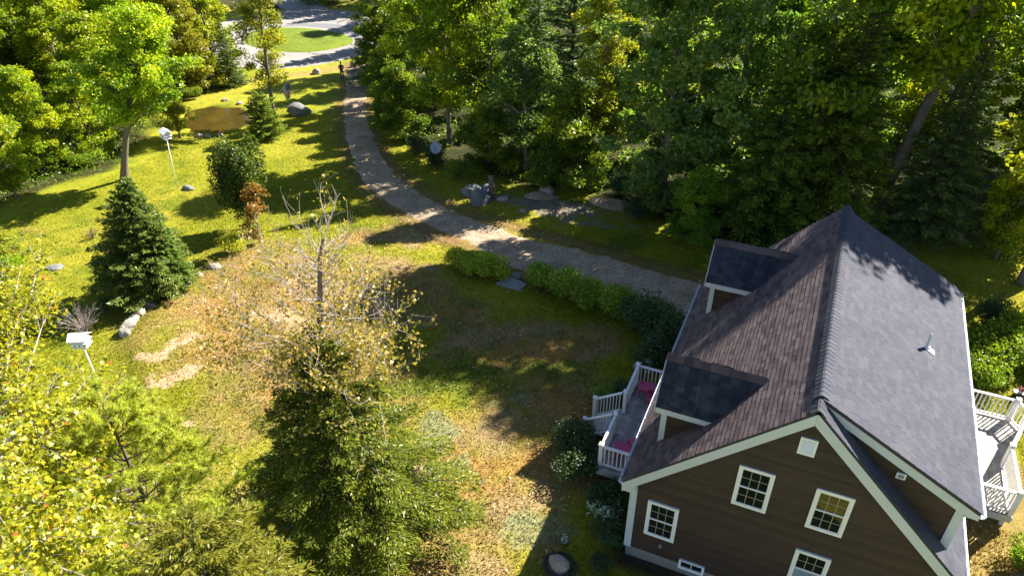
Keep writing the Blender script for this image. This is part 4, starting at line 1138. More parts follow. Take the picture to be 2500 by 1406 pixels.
# ------------------------------------------------------------------ trees of the wood and the lawn
RG = 'trees of the wood behind the driveway'
LG = 'trees of the wood left of the lawn'
def tr(kind, name, x, y, H, label, group, rz, lean=(0, 0), base=None):
    b = dict(mapleA=15, mapleB=15, greenA=15, greenB=15, ash=15, yellow=12, young=7, pale=8, bushy=6, edge=9, edgeY=9, leanm=15, spruceA=15, spruceB=11, hemA=14, dead=12)[kind]
    return plant(name, label, K[kind], x, y, 'tree', group, H/b, rz, lean)
TREES = [
 # near row along the driveway and behind the house
 ('spruceB', 'spruce_tree', -40.3, 42.6, 10.5, 'dark spruce at the far end of the driveway beside the road', RG, .3),
 ('greenB', 'leafy_tree', -36.2, 38.6, 11.0, 'green leafy tree overhanging the far right bend of the driveway', RG, 1.1),
 ('bushy', 'leafy_tree', -33.0, 33.8, 6.5, 'low bushy tree on the right edge of the driveway near the person', RG, 2.0),
 ('bushy', 'leafy_tree', -30.0, 30.3, 5.5, 'low bushy tree at the driveway curve right of the boulder', RG, 4.0),
 ('mapleA', 'maple_tree', -26.0, 30.0, 15.0, 'tall yellow-green maple directly above the satellite dish', RG, .4),
 ('greenA', 'leafy_tree', -22.0, 29.0, 12.5, 'green leafy tree right of the satellite dish', RG, 2.2),
 ('spruceA', 'spruce_tree', -17.2, 31.0, 17.5, 'tall dark spruce between the two yellow-green maples', RG, 1.0),
 ('yellow', 'maple_tree', -13.6, 27.6, 12.5, 'narrow bright yellow-green maple right of the tall dark spruce', RG, .7),
 ('pale', 'leafy_tree', -18.8, 27.2, 9.0, 'small pale silvery tree in front of the tall dark spruce', RG, 3.0),
 ('bushy', 'leafy_tree', -14.6, 25.2, 6.5, 'low leafy tree behind the gravel patch right of the wooden post', RG, 5.0),
 ('bushy', 'leafy_tree', -20.8, 25.6, 5.0, 'low dark leafy tree just behind the wooden post', RG, 1.4),
 ('ash', 'ash_tree', -8.8, 23.6, 15.5, 'large grey-green ash at the wood edge above the parking area', RG, .2),
 ('ash', 'ash_tree', -5.9, 25.8, 17.0, 'tall grey-green ash right behind the large edge ash', RG, 2.9),
 ('hemA', 'hemlock_tree', -3.2, 23.0, 11.0, 'dark hemlock behind the far gable dormer', RG, .6),
 ('hemA', 'hemlock_tree', -.4, 24.0, 13.0, 'dark hemlock directly behind the far roof peak', RG, 2.6),
 ('bushy', 'leafy_tree', -6.4, 20.6, 4.2, 'low dark leafy tree beside the parking area near the far dormer', RG, .5),
 ('leanm', 'maple_tree', 2.0, 25.9, 21.0, 'big leaning maple with visible trunk behind the roof peak', RG, 3.6, (0, R_(9))),
 ('spruceB', 'spruce_tree', 4.5, 24.6, 10.5, 'sunlit spruce behind the rear roof edge', RG, .9),
 ('mapleB', 'maple_tree', 11.5, 34.0, 16.0, 'bright yellow maple in the top right corner', RG, 1.9),
 ('greenB', 'leafy_tree', 9.6, 30.6, 11.0, 'dark leafy tree right of the sunlit spruce', RG, .1),
 ('young', 'maple_sapling', 7.9, 24.0, 5.0, 'pale young maple at the right edge above the back lawn', RG, .5),
 ('young', 'maple_sapling', 9.0, 25.6, 6.5, 'taller young maple behind the pale sapling at the right edge', RG, 2.5),
 ('greenA', 'leafy_tree', -2.0, 25.6, 20.0, 'very tall green tree between the dark hemlocks and the leaning maple', RG, .5),
 ('mapleA', 'maple_tree', 4.6, 29.6, 15.5, 'bright maple right of the leaning maple near the top right corner', RG, 3.1),
 # second row
 ('mapleB', 'maple_tree', -37.0, 46.0, 10.0, 'green-yellow maple behind the spruce at the road end', RG, 1.2),
 ('greenA', 'leafy_tree', -32.0, 40.0, 10.4, 'tall green tree behind the far driveway bend', RG, .3),
 ('mapleA', 'maple_tree', -27.5, 38.0, 11.1, 'yellow-topped maple at the top edge left of the tall spruce', RG, 2.7),
 ('spruceA', 'spruce_tree', -22.0, 37.0, 10.7, 'dark spruce in the second row left of the tall spruce', RG, .2),
 ('greenB', 'leafy_tree', -15.0, 36.5, 10.7, 'green tree in the second row behind the narrow yellow maple', RG, 4.4),
 ('mapleB', 'maple_tree', -10.5, 33.0, 11.1, 'maple in the second row behind the large ash', RG, 3.3),
 ('greenA', 'leafy_tree', -4.5, 32.0, 11.3, 'tall green tree in the second row above the far dormer', RG, .8),
 ('greenB', 'leafy_tree', 1.0, 33.5, 11.3, 'tall green tree in the second row above the roof peak', RG, 1.5),
 ('spruceA', 'spruce_tree', 6.5, 33.5, 10.7, 'dark spruce in the second row behind the sunlit spruce', RG, 2.0),
 ('mapleA', 'maple_tree', 14.0, 41.0, 11.3, 'yellow-green maple behind the bright corner maple', RG, 5.1),
 ('greenA', 'leafy_tree', 15.5, 31.5, 8.7, 'dark green tree at the right frame edge', RG, 5.6),
 # back rows
 ('mapleA', 'maple_tree', -33.0, 50.0, 10.7, 'sunlit maple crown at the top edge right of the road', RG, 2.2),
 ('greenA', 'leafy_tree', -26.0, 47.0, 11.3, 'green crown at the top edge above the tall driveway maple', RG, 4.2),
 ('mapleB', 'maple_tree', -19.0, 45.0, 11.3, 'yellow-green crown at the top edge above the tall spruce', RG, .6),
 ('greenB', 'leafy_tree', -11.0, 42.0, 11.7, 'green crown at the top edge above the narrow yellow maple', RG, 1.6),
 ('mapleA', 'maple_tree', -3.0, 41.0, 12.1, 'yellow-green crown at the top edge above the tall ash', RG, 3.9),
 ('spruceA', 'spruce_tree', 4.0, 41.0, 12.1, 'dark spruce crown at the top edge above the leaning maple', RG, 5.3),
 ('greenA', 'leafy_tree', 9.0, 44.0, 12.1, 'green crown at the top edge left of the corner maple', RG, 2.5),
 ('greenA', 'leafy_tree', -17.0, 55.0, 14.0, 'far green crown at the top edge above the pale silvery tree', RG, .7),
 ('mapleA', 'maple_tree', -25.5, 58.0, 14.5, 'far yellow-green crown at the top edge right of the road trees', RG, 1.7),
 ('greenB', 'leafy_tree', -8.0, 53.0, 14.5, 'far green crown at the top edge above the large edge ash', RG, 2.7),
 ('mapleB', 'maple_tree', 1.5, 52.0, 15.0, 'far yellow crown at the top edge above the roof peak', RG, 3.7),
 ('greenA', 'leafy_tree', -34.0, 60.0, 14.5, 'far green crown at the top edge nearest the turning circle', RG, 4.7),
 # beyond the road
 ('spruceA', 'spruce_tree', -58.0, 71.5, 15.0, 'dark spruce beyond the road, middle of the far row', RG, .4),
 ('hemA', 'hemlock_tree', -53.5, 72.5, 14.0, 'dark hemlock beyond the road at its right end', RG, 1.4),
 ('greenB', 'leafy_tree', -62.5, 71.0, 14.0, 'dark leafy tree beyond the road left of the far spruce', RG, 2.4),
 ('hemA', 'hemlock_tree', -66.5, 69.5, 14.0, 'dark hemlock beyond the road at its left end', RG, 3.4),
 ('greenA', 'leafy_tree', -48.0, 69.0, 14.0, 'dark leafy tree where the road leaves to the right', RG, 4.4),
 ('spruceA', 'spruce_tree', -44.5, 58.5, 15.0, 'dark spruce at the right side of the turning circle', RG, 5.4),
 ('greenB', 'leafy_tree', -40.5, 51.0, 14.0, 'leafy tree between the turning circle and the driveway end', RG, .9),
 # left wood
 ('edge', 'maple_tree', -53.5, 24.0, 9.5, 'yellow-green tree behind the big lawn maple', LG, 1.0),
 ('edge', 'leafy_tree', -50.4, 19.8, 7.0, 'low green tree left of the big lawn maple trunk', LG, .2),
 ('edge', 'leafy_tree', -51.2, 16.2, 7.5, 'low sunlit tree at the left lawn edge', LG, 1.8),
 ('young', 'maple_sapling', -48.6, 12.2, 6.2, 'young maple with a thin bare trunk at the left lawn edge', LG, .7),
 ('young', 'maple_sapling', -51.5, 9.0, 7.5, 'broad young maple at the left frame edge', LG, 3.7),
 ('greenA', 'leafy_tree', -55.5, 14.0, 12.5, 'green tree behind the young maples on the left', LG, 5.2),
 ('mapleA', 'maple_tree', -58.5, 18.0, 14.0, 'tall maple at the left frame edge in the second row', LG, 4.6),
 ('mapleB', 'maple_tree', -58.0, 24.5, 13.5, 'yellow maple between the lawn maple and the left edge', LG, 2.3),
 ('edgeY', 'maple_tree', -55.8, 35.0, 9.5, 'bright yellow maple behind the pond', LG, 1.3),
 ('mapleA', 'maple_tree', -58.0, 31.0, 13.0, 'yellow-green maple left of the pond', LG, .6),
 ('spruceB', 'spruce_tree', -53.8, 38.0, 6.2, 'small dark spruce beside the road end of the lawn', LG, .5),
 ('edge', 'leafy_tree', -55.4, 29.0, 7.5, 'low bush-like tree on the left pond bank', LG, 3.1),
 ('greenA', 'leafy_tree', -63.0, 24.0, 14.5, 'green tree in the third row on the left', LG, .2),
 ('mapleB', 'maple_tree', -64.5, 30.5, 15.0, 'yellow-green crown near the top left edge', LG, 3.0),
 ('dead', 'dead_tree', -60.2, 38.6, 12.0, 'grey dead tree left of the road', LG, .3),
 ('greenB', 'leafy_tree', -63.5, 36.5, 13.5, 'dark leafy tree behind the grey dead tree', LG, 1.9),
 ('spruceA', 'spruce_tree', -68.0, 38.0, 15.0, 'dark spruce at the top edge behind the dead tree', LG, .8),
 ('mapleA', 'maple_tree', -71.0, 32.0, 16.0, 'sunlit maple crown at the top edge above the lawn maple', LG, 1.7),
 ('greenA', 'leafy_tree', -70.0, 24.0, 16.0, 'green crown in the top left corner', LG, 3.8),
 ('mapleB', 'maple_tree', -66.0, 17.0, 15.0, 'yellow crown in the top left corner at the frame edge', LG, 5.0),
 ('edge', 'leafy_tree', -57.2, 39.6, 9.5, 'broad yellow-green tree between the pond maple and the road', LG, .4),
 ('edgeY', 'leafy_tree', -60.6, 33.6, 11.0, 'yellow tree behind the bright pond maple', LG, 1.4),
 ('edge', 'leafy_tree', -64.5, 41.8, 11.0, 'leafy tree at the left end of the road', LG, 2.4),
 ('mapleA', 'maple_tree', -75.0, 42.0, 15.0, 'sunlit maple at the top edge left of the road', LG, 3.4),
 ('mapleB', 'maple_tree', -76.0, 50.0, 14.0, 'maple at the top edge beyond the left end of the road', LG, 4.9),
 ('mapleA', 'maple_tree', -78.0, 33.0, 17.0, 'maple crown at the top edge near the top left corner', LG, .9),
 ('yellow', 'maple_tree', 8.9, 22.0, 20.0, 'tall maple at the right frame edge whose shadow falls on the roof', RG, .9),
 ('greenB', 'leafy_tree', -68.5, 45.0, 12.0, 'leafy tree left of the turning circle', LG, 2.1),
]
for kind, nm, x, y, H, lab, grp, rz, *rest in TREES:
    tr(kind, nm, x, y, H, lab, grp, rz, rest[0] if rest else (0, 0))

# single trees on the lawn
lm = deciduous(31, 11.8, 3.5, .40, 130, 240, .175, 'leaf_maple', 'bark', [(0, .35), (.15, .8), (.4, 1.0), (.7, .85), (.9, .5), (1, .15)], .72, gap=.2, r0=.24, lean=(3.0, 1.4))
plant('maple_tree', 'big round maple with a bare grey trunk standing on the left lawn', lm, -44.3, 17.0, 'tree', None, 1, 0, (R_(-2), R_(5)))
ft = deciduous(32, 14, 2.0, .22, 62, 250, .17, 'leaf_yellow', 'bark', [(0, .8), (.3, 1), (.55, .75), (.8, .9), (1, .3)], .72, gap=.1, r0=.17)
plant('maple_tree', 'slim open maple with the flag on its trunk beside the boulder', ft, -43.2, 31.2, 'tree', None, 1, 1.0, (0, R_(4)))
fir = conifer(33, 6.4, 2.4, 'leaf_blue', blade=.17, dens=62, whorl=.15, nb=10, up=.10, droop=.12, bw=.30, power=.8, cb=.03)
plant('spruce_tree', 'dense green spruce on the lawn beside the stone row', fir, -30.1, 5.9, 'tree', None, 1, 0, (R_(-3), R_(8)))
fir2 = conifer(34, 4.3, 1.25, 'leaf_blue', blade=.16, dens=66, whorl=.15, nb=9, up=.10, droop=.12, bw=.30, power=.8, cb=.03)
plant('spruce_tree', 'smaller green spruce growing against the lawn spruce, on its right', fir2, -28.9, 6.5, 'tree', None, .9, 1, (R_(-3), R_(6)))
yw = conifer(35, 3.5, 1.5, 'leaf_hemlock', blade=.17, dens=60, whorl=.16, nb=9, up=.25, droop=.05, bw=.34, power=.42, cb=.02)
plant('spruce_tree', 'short dark bushy evergreen under the maple with the flag', yw, -40.6, 27.2, 'tree', None, 1, 0)
M['leaf_oval'] = m_leaf('dark_glossy_shrub_leaves', [(0, (.025, .05, .008)), (.5, (.06, .10, .012)), (.85, (.12, .15, .02)), (1, (.25, .20, .05))], .35, 1.1, g=1.2)
ov = shrub(36, 1.5, 1.5, 6.5, 20000, .14, 'leaf_oval', 'bark_dark', 11, bw=.7)
plant('tall_shrub', 'tall egg-shaped dark green shrub in the middle of the lawn', ov, -30.6, 13.9, 'shrub', None, 1, 0, (0, R_(3)), ('stem', 'foliage'))
orr = deciduous(37, 3.6, 1.15, .12, 34, 60, .15, 'leaf_autumn', 'bark', None, .36, gap=.1, r0=.03)
plant('maple_sapling', 'thin orange-leaved sapling in front of the egg-shaped shrub', orr, -28.1, 12.0, 'tree', None, 1, 0, (0, R_(4)))
lime = shrub(38, .95, .75, 1.0, 4200, .075, 'leaf_shrub_lime', 'bark_dark', 8)
plant('round_shrub', 'low yellow-green mounded bush below the egg-shaped shrub', lime, -28.9, 10.8, 'shrub', None, 1, 0, (0, 0), ('stem', 'foliage'))
wl = deciduous(39, 2.9, 1.7, .25, 46, 160, .12, 'leaf_yellow', 'bark', None, .5, .12, gap=.2, r0=.06)
plant('willow_tree', 'small pale yellow-green tree at the near edge of the pond', wl, -48.0, 25.6, 'tree', None, 1, 0)
ll = conifer(40, 4.4, 1.7, 'leaf_cedar', blade=.18, dens=52, whorl=.17, nb=9, bw=.32, cb=.02)
plant('cedar_tree', 'green cedar at the left frame edge below the young maple', ll, -40.6, 5.0, 'tree', None, 1, 0)
ll2 = deciduous(41, 3.4, 1.6, .1, 36, 170, .14, 'leaf_maple', 'bark', None, .5, r0=.05)
plant('leafy_tree', 'low leafy bush-tree on the left lawn beside the flat stone', ll2, -38.0, 3.4, 'tree', None, 1, 0)
dry = twig_bush(42, 1.15, 1.8, 60)
plant('dry_shrub', 'bare twiggy shrub on the lawn behind the near birdhouse', dry, -30.0, 2.3, 'shrub', None, 1, 0, (0, 0), ('stem', 'foliage'))
dry2 = twig_bush(43, .55, .9, 26, 'bark', 160)
plant('dry_shrub', 'tiny dry shrub alone on the lawn left of the spruce', dry2, -38.4, 9.6, 'shrub', None, 1, 0, (0, 0), ('stem', 'foliage'))

M['leaf_hemlock2'] = m_leaf('foreground_hemlock_needles', [(0, (.025, .045, .008)), (.45, (.075, .11, .012)), (.85, (.18, .20, .018)), (1, (.32, .31, .03))], .38, 1.2, g=1.2)  # needle colours of the foreground hemlock
# hemlock and half-bare maple in the foreground
hem = conifer(51, 8.3, 3.7, 'leaf_hemlock2', blade=.115, dens=140, whorl=.27, nb=9, up=.07, droop=.34, bw=.33, power=.92, cb=.08, spread=.27)
plant('hemlock_tree', 'dark hemlock in the foreground under the half-bare maple', hem, -11.85, -2.6, 'tree', None, 1, .3)
def bare_maple(seed):
    rs = np.random.RandomState(seed)
    B = np.array([-11.7, -1.9, 0.0])
    TR = np.array([(-11.75, -1.95, 0), (-11.75, -1.9, 2.4), (-11.62, -1.85, 5.0), (-11.45, -1.8, 7.6), (-11.25, -1.72, 9.0), (-11.1, -1.7, 10.0), (-10.98, -1.6, 10.5)])-B
    paths = [(TR, np.array([.15, .13, .115, .10, .08, .055, .035]))]
    LE = []; LZ = []; TIP = []
    def grow(p, d, L, r, lvl, bare):
        n = 5; pts = [p]; dd = d
        for k in range(n):
            dd = unit(dd+rs.randn(3)*.16+np.array([0, 0, .10])); pts.append(pts[-1]+dd*L/n)
        pts = np.array(pts); paths.append((pts, np.linspace(r, max(r*.35, .0035), n+1)))
        if lvl < 3:
            for k in range(5 if lvl < 2 else 4):
                i = 1+rs.randint(0, n); nd = unit(unit(pts[i]-pts[i-1])+rs.randn(3)*.62)
                grow(pts[i], nd, L*(.42+.25*rs.rand()), max(r*.5, .004), lvl+1, bare)
        else:
            m = rs.poisson((2.6 if p[2] > 7.8 else 9.0)*(1-bare))
            for k in range(m):
                i = rs.randint(1, n+1); LE.append(pts[i]+rs.randn(3)*.06); LZ.append(bare)
        TIP.append(pts[-1])
    for k in range(46):
        z = 4.6+5.7*((k+rs.rand())/46)**.85; a = k*2.4+rs.randn()*.3
        L = np.interp(z, [3, 6, 7.6, 9.2, 10.3], [3.0, 3.1, 2.1, 1.45, 1.1])*(.75+.4*rs.rand())
        right = math.cos(a+.42)
        if right > 0 and z > 6: L *= .72
        bare = np.interp(z, [3, 6.5, 8, 9.5, 10.4, 11.6], [.0, .25, .55, .82, .97, .99])
        if 8.8 < z < 9.6 and right > .75: bare = .3
        if z < 8.5 and right > .2: bare *= .5
        tilt = np.interp(z, [3, 8, 10.6], [.40, .55, 1.2])
        grow(trunk_at(TR, z), unit(np.array([math.cos(a), math.sin(a), tilt])), L, .019 if z < 9 else .018, 1 if L > 1.2 else 2, bare)
    C_ = np.array(LE); n = len(C_)
    C_ = np.repeat(C_, 3, 0)+rs.randn(n*3, 3)*.09; n *= 3
    V, F, tt = leaf_maple(C_, rs.randn(n, 3)+np.array([0, 0, -.5]), rs.randn(n, 3)*.8+np.array([0, 0, .8]), .085*(.7+.6*rs.rand(n)), np.clip(.18+.16*rs.randn(n)+.30*np.clip((C_[:, 2]-6.5)/2.5, 0, 1), 0, 1), rs)
    tv, tf = tubes(paths, 4)
    t2, f2 = tubes(paths[:1], 7)
    return (fastmesh('trunk', t2, f2, M['bark'], smooth=True), fastmesh('branches', *tubes(paths[1:], 4), M['bark_pale']), fastmesh('crown', V, F, M['leaf_autumn2'], tint=tt)), B
M['leaf_autumn2'] = m_leaf('yellowing_maple_leaves', [(0, (.17, .17, .03)), (.35, (.33, .28, .05)), (.7, (.50, .33, .08)), (1, (.5, .22, .08))], .45, 1.2, .02, g=1.1)
bmesh_, bb = bare_maple(52)
plant('maple_tree', 'half-bare maple with orange leaves and pale twigs in the foreground', bmesh_, bb[0]-.72, bb[1]-.33, 'tree', None, 1, 0, (0, 0), ('trunk', 'branches', 'crown'))

# maple, white pine and cedar filling the lower left corner
def fg_maple(seed, H, boughs, per=90, leaf=.115):
    """boughs: end points (relative to the base); leaves hang in sprays along them"""
    rs = np.random.RandomState(seed)
    P, R0 = wiggle_trunk(rs, H, .15, 9, .012)
    paths = [(P, R0)]; C_ = []; 
    for e in boughs:
        e = np.array(e, float); r = math.hypot(e[0], e[1]); c = trunk_at(P, np.clip(e[2]-.45*r, H*.25, H*.95))
        b = bez(c, (c+e)/2+np.array([0, 0, .12*r]), e, 8); paths.append((b, np.linspace(.02+.008*r, .006, 8)))
        for j in range(int(5+4*r)):
            s = rs.uniform(.25, 1); k = min(int(s*7), 6); p = b[k]+(b[k+1]-b[k])*(s*7-k if s < 1 else 0)
            q = p+unit(rs.randn(3)*np.array([1, 1, .55])+unit(e-c)*.9)*rs.uniform(.3, .85)
            paths.append((bez(p, (p+q)/2+np.array([0, 0, .05]), q, 4), np.linspace(.007, .003, 4)))
            m = int(per*rs.uniform(.25, .42))
            u = rs.rand(m)**.7
            C_.append(p+(q-p)*u[:, None]+rs.randn(m, 3)*np.array([.12, .12, .08]))
    C_ = np.concatenate(C_); n = len(C_)
    out = unit(C_*np.array([1, 1, 0])+1e-6)
    A = unit(out*.7+rs.randn(n, 3)*.7+np.array([0, 0, -.55])); N = unit(rs.randn(n, 3)*.55+np.array([0, 0, 1.])+out*.3)
    V, F, tt = leaf_maple(C_, A, N, leaf*(.45+.95*rs.rand(n)), np.clip(.47+.22*rs.randn(n), 0, 1), rs)
    tv, tf = tubes(paths, 5)
    return fastmesh('trunk', tv, tf, M['bark_pale'], smooth=True), fastmesh('crown', V, F, M['leaf_fg'], tint=tt)
FGB = [(-2.9, 5.09, 9.61), (-2.81, 4.45, 9.6), (-3.73, 4.69, 9.58), (-1.5, 4.1, 9.23), (-1.66, 3.48, 9.37), (-2.68, 3.76, 9.48), (0.62, 3.25, 8.6), (0.4, 2.68, 8.86), (0.25, 2.27, 9.28), (-0.83, 2.36, 9.17), (1.41, 2.8, 8.42), (1.2, 2.26, 8.7), (1.01, 1.77, 9.06), (0.91, 1.38, 9.48), (2.21, 2.33, 8.19), (2.0, 1.8, 8.5), (2.07, 1.22, 9.09), (1.85, 0.81, 9.39), (2.7, 1.64, 7.87), (2.57, 1.12, 8.49), (2.6, 0.54, 9.12), (2.5, 0.13, 9.51), (3.33, 0.8, 8.14), (3.34, 0.24, 8.8), (3.24, -0.19, 9.35), (3.17, -0.55, 9.63), (3.88, 0.11, 8.31), (3.72, -0.41, 8.77), (3.67, -0.84, 9.29), (4.06, -0.44, 8.19), (3.93, -0.93, 8.67), (3.99, -1.37, 9.1), (3.66, 1.01, 7.69), (4.14, 0.26, 7.65), (-0.4, 1.46, 9.48), (0.69, 0.4, 9.19), (2.92, -0.97, 9.57), (-2.67, 2.96, 9.3)]
fgm = fg_maple(61, 10.4, [(a-1.0, b, c) for a, b, c in FGB], 100, .092)
plant('maple_tree', 'yellow maple with a few red leaves filling the lower left corner', fgm, -14.6, -9.6, 'tree')
pn = pine(62, 8.9, 2.3, .35)
plant('pine_tree', 'soft white pine right of the yellow corner maple', pn, -13.5, -7.3, 'tree')
cd = conifer(63, 8.7, 2.1, 'leaf_cedar', blade=.11, dens=105, whorl=.16, nb=10, up=.55, droop=.0, bw=.22, power=.6, cb=.35, spread=.32)
plant('cedar_tree', 'bright green feathery cedar at the bottom edge below the pine', cd, -9.9, -8.75, 'tree')

# ------------------------------------------------------------------ shrubs
SHK = {'h1': shrub(71, .95, .85, 1.25, 4200, .10, 'leaf_shrub_lime2' if 'leaf_shrub_lime2' in M else 'leaf_shrub', 'bark_dark', 8),
       'h2': shrub(72, 1.0, .9, 1.5, 4500, .10, 'leaf_shrub', 'bark_dark', 9),
       'd1': shrub(73, 1.15, 1.1, 1.9, 5200, .09, 'leaf_shrub_dark', 'bark_dark', 9),
       'd2': shrub(74, .9, .9, 1.2, 4200, .09, 'leaf_shrub_dark', 'bark_dark', 8),
       'v': shrub(75, .55, .55, .7, 650, .16, 'leaf_silver', 'bark_dark', 6, bw=.28),
       'g': shrub(76, 1.1, 1.0, 1.5, 4600, .11, 'leaf_green', 'bark_dark', 9),
       'p': shrub(77, .75, .7, 1.0, 3000, .085, 'leaf_grey', 'bark_dark', 7)}
SH = [
 ('h1', -16.6, 13.6, 1.0, 'leftmost bright green shrub of the short hedge by the driveway', 'hedge shrubs along the driveway'),
 ('h1', -15.5, 13.5, 1.0, 'middle bright green shrub of the short hedge by the driveway', 'hedge shrubs along the driveway'),
 ('h1', -14.5, 13.4, .95, 'rightmost bright green shrub of the short hedge, beside the stone slab', 'hedge shrubs along the driveway'),
 ('h2', -12.1, 13.15, 1.05, 'first shrub of the long hedge, right of the stone slab', 'hedge shrubs along the driveway'),
 ('h2', -10.7, 12.9, 1.1, 'second shrub of the long hedge from the stone slab', 'hedge shrubs along the driveway'),
 ('h2', -9.4, 12.6, 1.1, 'third shrub of the long hedge from the stone slab', 'hedge shrubs along the driveway'),
 ('h2', -8.1, 12.3, 1.15, 'fourth shrub of the long hedge, next to the dark rhododendron', 'hedge shrubs along the driveway'),
 ('d1', -6.6, 11.6, 1.15, 'dark rhododendron at the house end of the long hedge', 'foundation shrubs'),
 ('d1', -5.5, 10.9, 1.15, 'dark rhododendron against the far front corner of the house', 'foundation shrubs'),
 ('d1', -5.5, 9.4, .9, 'dark rhododendron behind the white garden lantern', 'foundation shrubs'),
 ('p', -6.75, 6.45, 1.0, 'pale speckled shrub beside the front steps', 'foundation shrubs'),
 ('d2', -6.0, 6.9, .8, 'dark shrub between the pale speckled shrub and the deck', 'foundation shrubs'),
 ('d1', -6.85, 3.6, .85, 'round dark shrub at the near side of the front steps', 'foundation shrubs'),
 ('d2', -6.4, 2.7, 1.0, 'dark shrub at the near corner of the front deck', 'foundation shrubs'),
 ('d2', -5.1, 1.9, .8, 'dark leafy plant between the deck and the silver plant', 'foundation shrubs'),
 ('v', -5.0, 1.25, 1.1, 'silver-edged hosta-like plant beside the left corner of the gable', 'foundation shrubs'),
 ('d2', -4.6, .5, .7, 'dark low plant at the foot of the white corner board', 'foundation shrubs'),
 ('d2', -4.5, -.5, .45, 'small dark plant by the gable foundation corner', 'foundation shrubs'),
 ('g', 6.9, 14.6, 1.1, 'leafy green shrub behind the back deck railing', 'back garden shrubs'),
 ('g', 7.7, 15.9, 1.15, 'leafy green shrub in the middle of the back garden bed', 'back garden shrubs'),
 ('g', 6.3, 13.2, .95, 'leafy green shrub nearest the back deck post', 'back garden shrubs'),
 ('g', 8.7, 15.3, .9, 'leafy green shrub at the right edge of the back garden bed', 'back garden shrubs'),
 ('d1', 7.2, 17.6, .9, 'dark shrub behind the back garden bed', 'back garden shrubs'),
 ('d2', 9.2, 18.9, .9, 'dark shrub near the post at the right edge', 'back garden shrubs'),
 ('g', 7.3, 4.6, .75, 'green shrub below the back deck at the right edge', 'back garden shrubs'),
 ('g', 7.1, 3.2, .5, 'small green plant beside the rock under the back deck', 'back garden shrubs'),
 ('h2', -17.2, 24.8, .8, 'low green plant at the wood edge right of the wooden post', 'undergrowth at the wood edge'),
 ('h2', -22.6, 24.6, .9, 'low green plant at the wood edge left of the boulders', 'undergrowth at the wood edge'),
 ('d1', -25.0, 26.0, .9, 'dark undergrowth bush beneath the satellite dish', 'undergrowth at the wood edge'),
 ('d1', -27.2, 27.5, .9, 'dark undergrowth bush left of the satellite dish', 'undergrowth at the wood edge'),
 ('d1', -11.6, 24.9, 1.0, 'dark undergrowth bush behind the dark gravel heap', 'undergrowth at the wood edge'),
 ('d1', -9.7, 22.2, .9, 'dark undergrowth bush right of the dark gravel heap', 'undergrowth at the wood edge'),
 ('g', -53.9, 33.2, .8, 'low green bush on the far pond bank', 'undergrowth at the wood edge'),
 ('g', -51.0, 14.0, .8, 'low green bush at the left lawn edge behind the young maple', 'undergrowth at the wood edge'),
 ('g', -49.3, 17.8, .8, 'low green bush at the left lawn edge beside the big maple', 'undergrowth at the wood edge'),
]
for i, (k, x, y, s, lab, grp) in enumerate(SH):
    plant('shrub', lab, SHK[k], x, y, 'shrub', grp, s, i*1.7, (0, 0), ('stem', 'foliage'))
# ------------------------------------------------------------------ stones
def rock_mesh(seed, sx, sy, sz, mat, sub=3, ang=.5):
    import bmesh
    bm = bmesh.new(); bmesh.ops.create_icosphere(bm, subdivisions=sub, radius=1.0)
    rs = np.random.RandomState(seed)
    pl = [(unit(rs.randn(3)), .62+.25*rs.rand()) for k in range(9)]
    ph = rs.rand(6)*6
    for v in bm.verts:
        p = np.array(v.co)
        for n_, d in pl:
            e = p@n_-d
            if e > 0: p = p-n_*e*.85
        p = p*(1+.06*math.sin(4*p[0]+ph[0])*math.sin(4*p[1]+ph[1])+.04*math.sin(9*p[2]+ph[2]+5*p[0]))
        v.co = (p[0]*sx, p[1]*sy, max(p[2], -.35)*sz)
    me = bpy.data.meshes.new('stone'); bm.to_mesh(me); bm.free(); me.materials.append(mat)
    return me
def rock(name, x, y, s, label, mat, seed, group=None, rz=0.0, cat='stone', dz=0.0):
    o = link(name, rock_mesh(seed, s[0], s[1], s[2], M[mat]))
    o.location = (x, y, Tz(x, y)+s[2]*.28+dz); o.rotation_euler = (0, 0, rz)
    return tag(o, label, cat, group)
rock('boulder', -42.2, 33.4, (1.15, .7, .78), 'large grey boulder on the lawn beside the driveway', 'stone_grey', 1, None, .3, 'boulder')
rock('flat_stone', -38.6, 17.1, (.5, .32, .22), 'flat grey stone at the foot of the far birdhouse pole', 'stone_grey', 2)
rock('flat_stone', -37.2, 6.2, (.6, .4, .14), 'flat grey stone half sunk in the left lawn', 'stone_grey', 3)
for i, (x, y, a, b, c, lab) in enumerate([
    (-27.9, 2.75, .36, .25, .24, 'lowest small pale stone of the stone row'), (-28.15, 3.2, .42, .34, .38, 'second pale stone from the low end of the stone row'),
    (-28.5, 3.75, .38, .32, .30, 'third pale stone from the low end of the stone row'), (-28.75, 4.3, .44, .33, .34, 'fourth stone from the low end of the stone row'),
    (-28.95, 4.95, .5, .32, .28, 'long pinkish stone in the middle of the stone row'), (-29.15, 5.6, .55, .42, .50, 'largest grey stone of the stone row under the spruce'),
    (-28.85, 6.15, .28, .24, .26, 'small stone just above the largest one of the stone row'), (-28.75, 6.5, .24, .28, .30, 'upright stone near the upper end of the stone row'),
    (-28.55, 6.85, .22, .2, .2, 'small stone second from the upper end of the stone row'), (-28.4, 7.15, .2, .18, .16, 'uppermost small stone of the stone row')]):
    rock('field_stone', x, y, (a, b, c), lab, 'stone_pale' if i != 5 else 'stone_grey', 10+i, 'stones of the row edging the mound', i*.8)
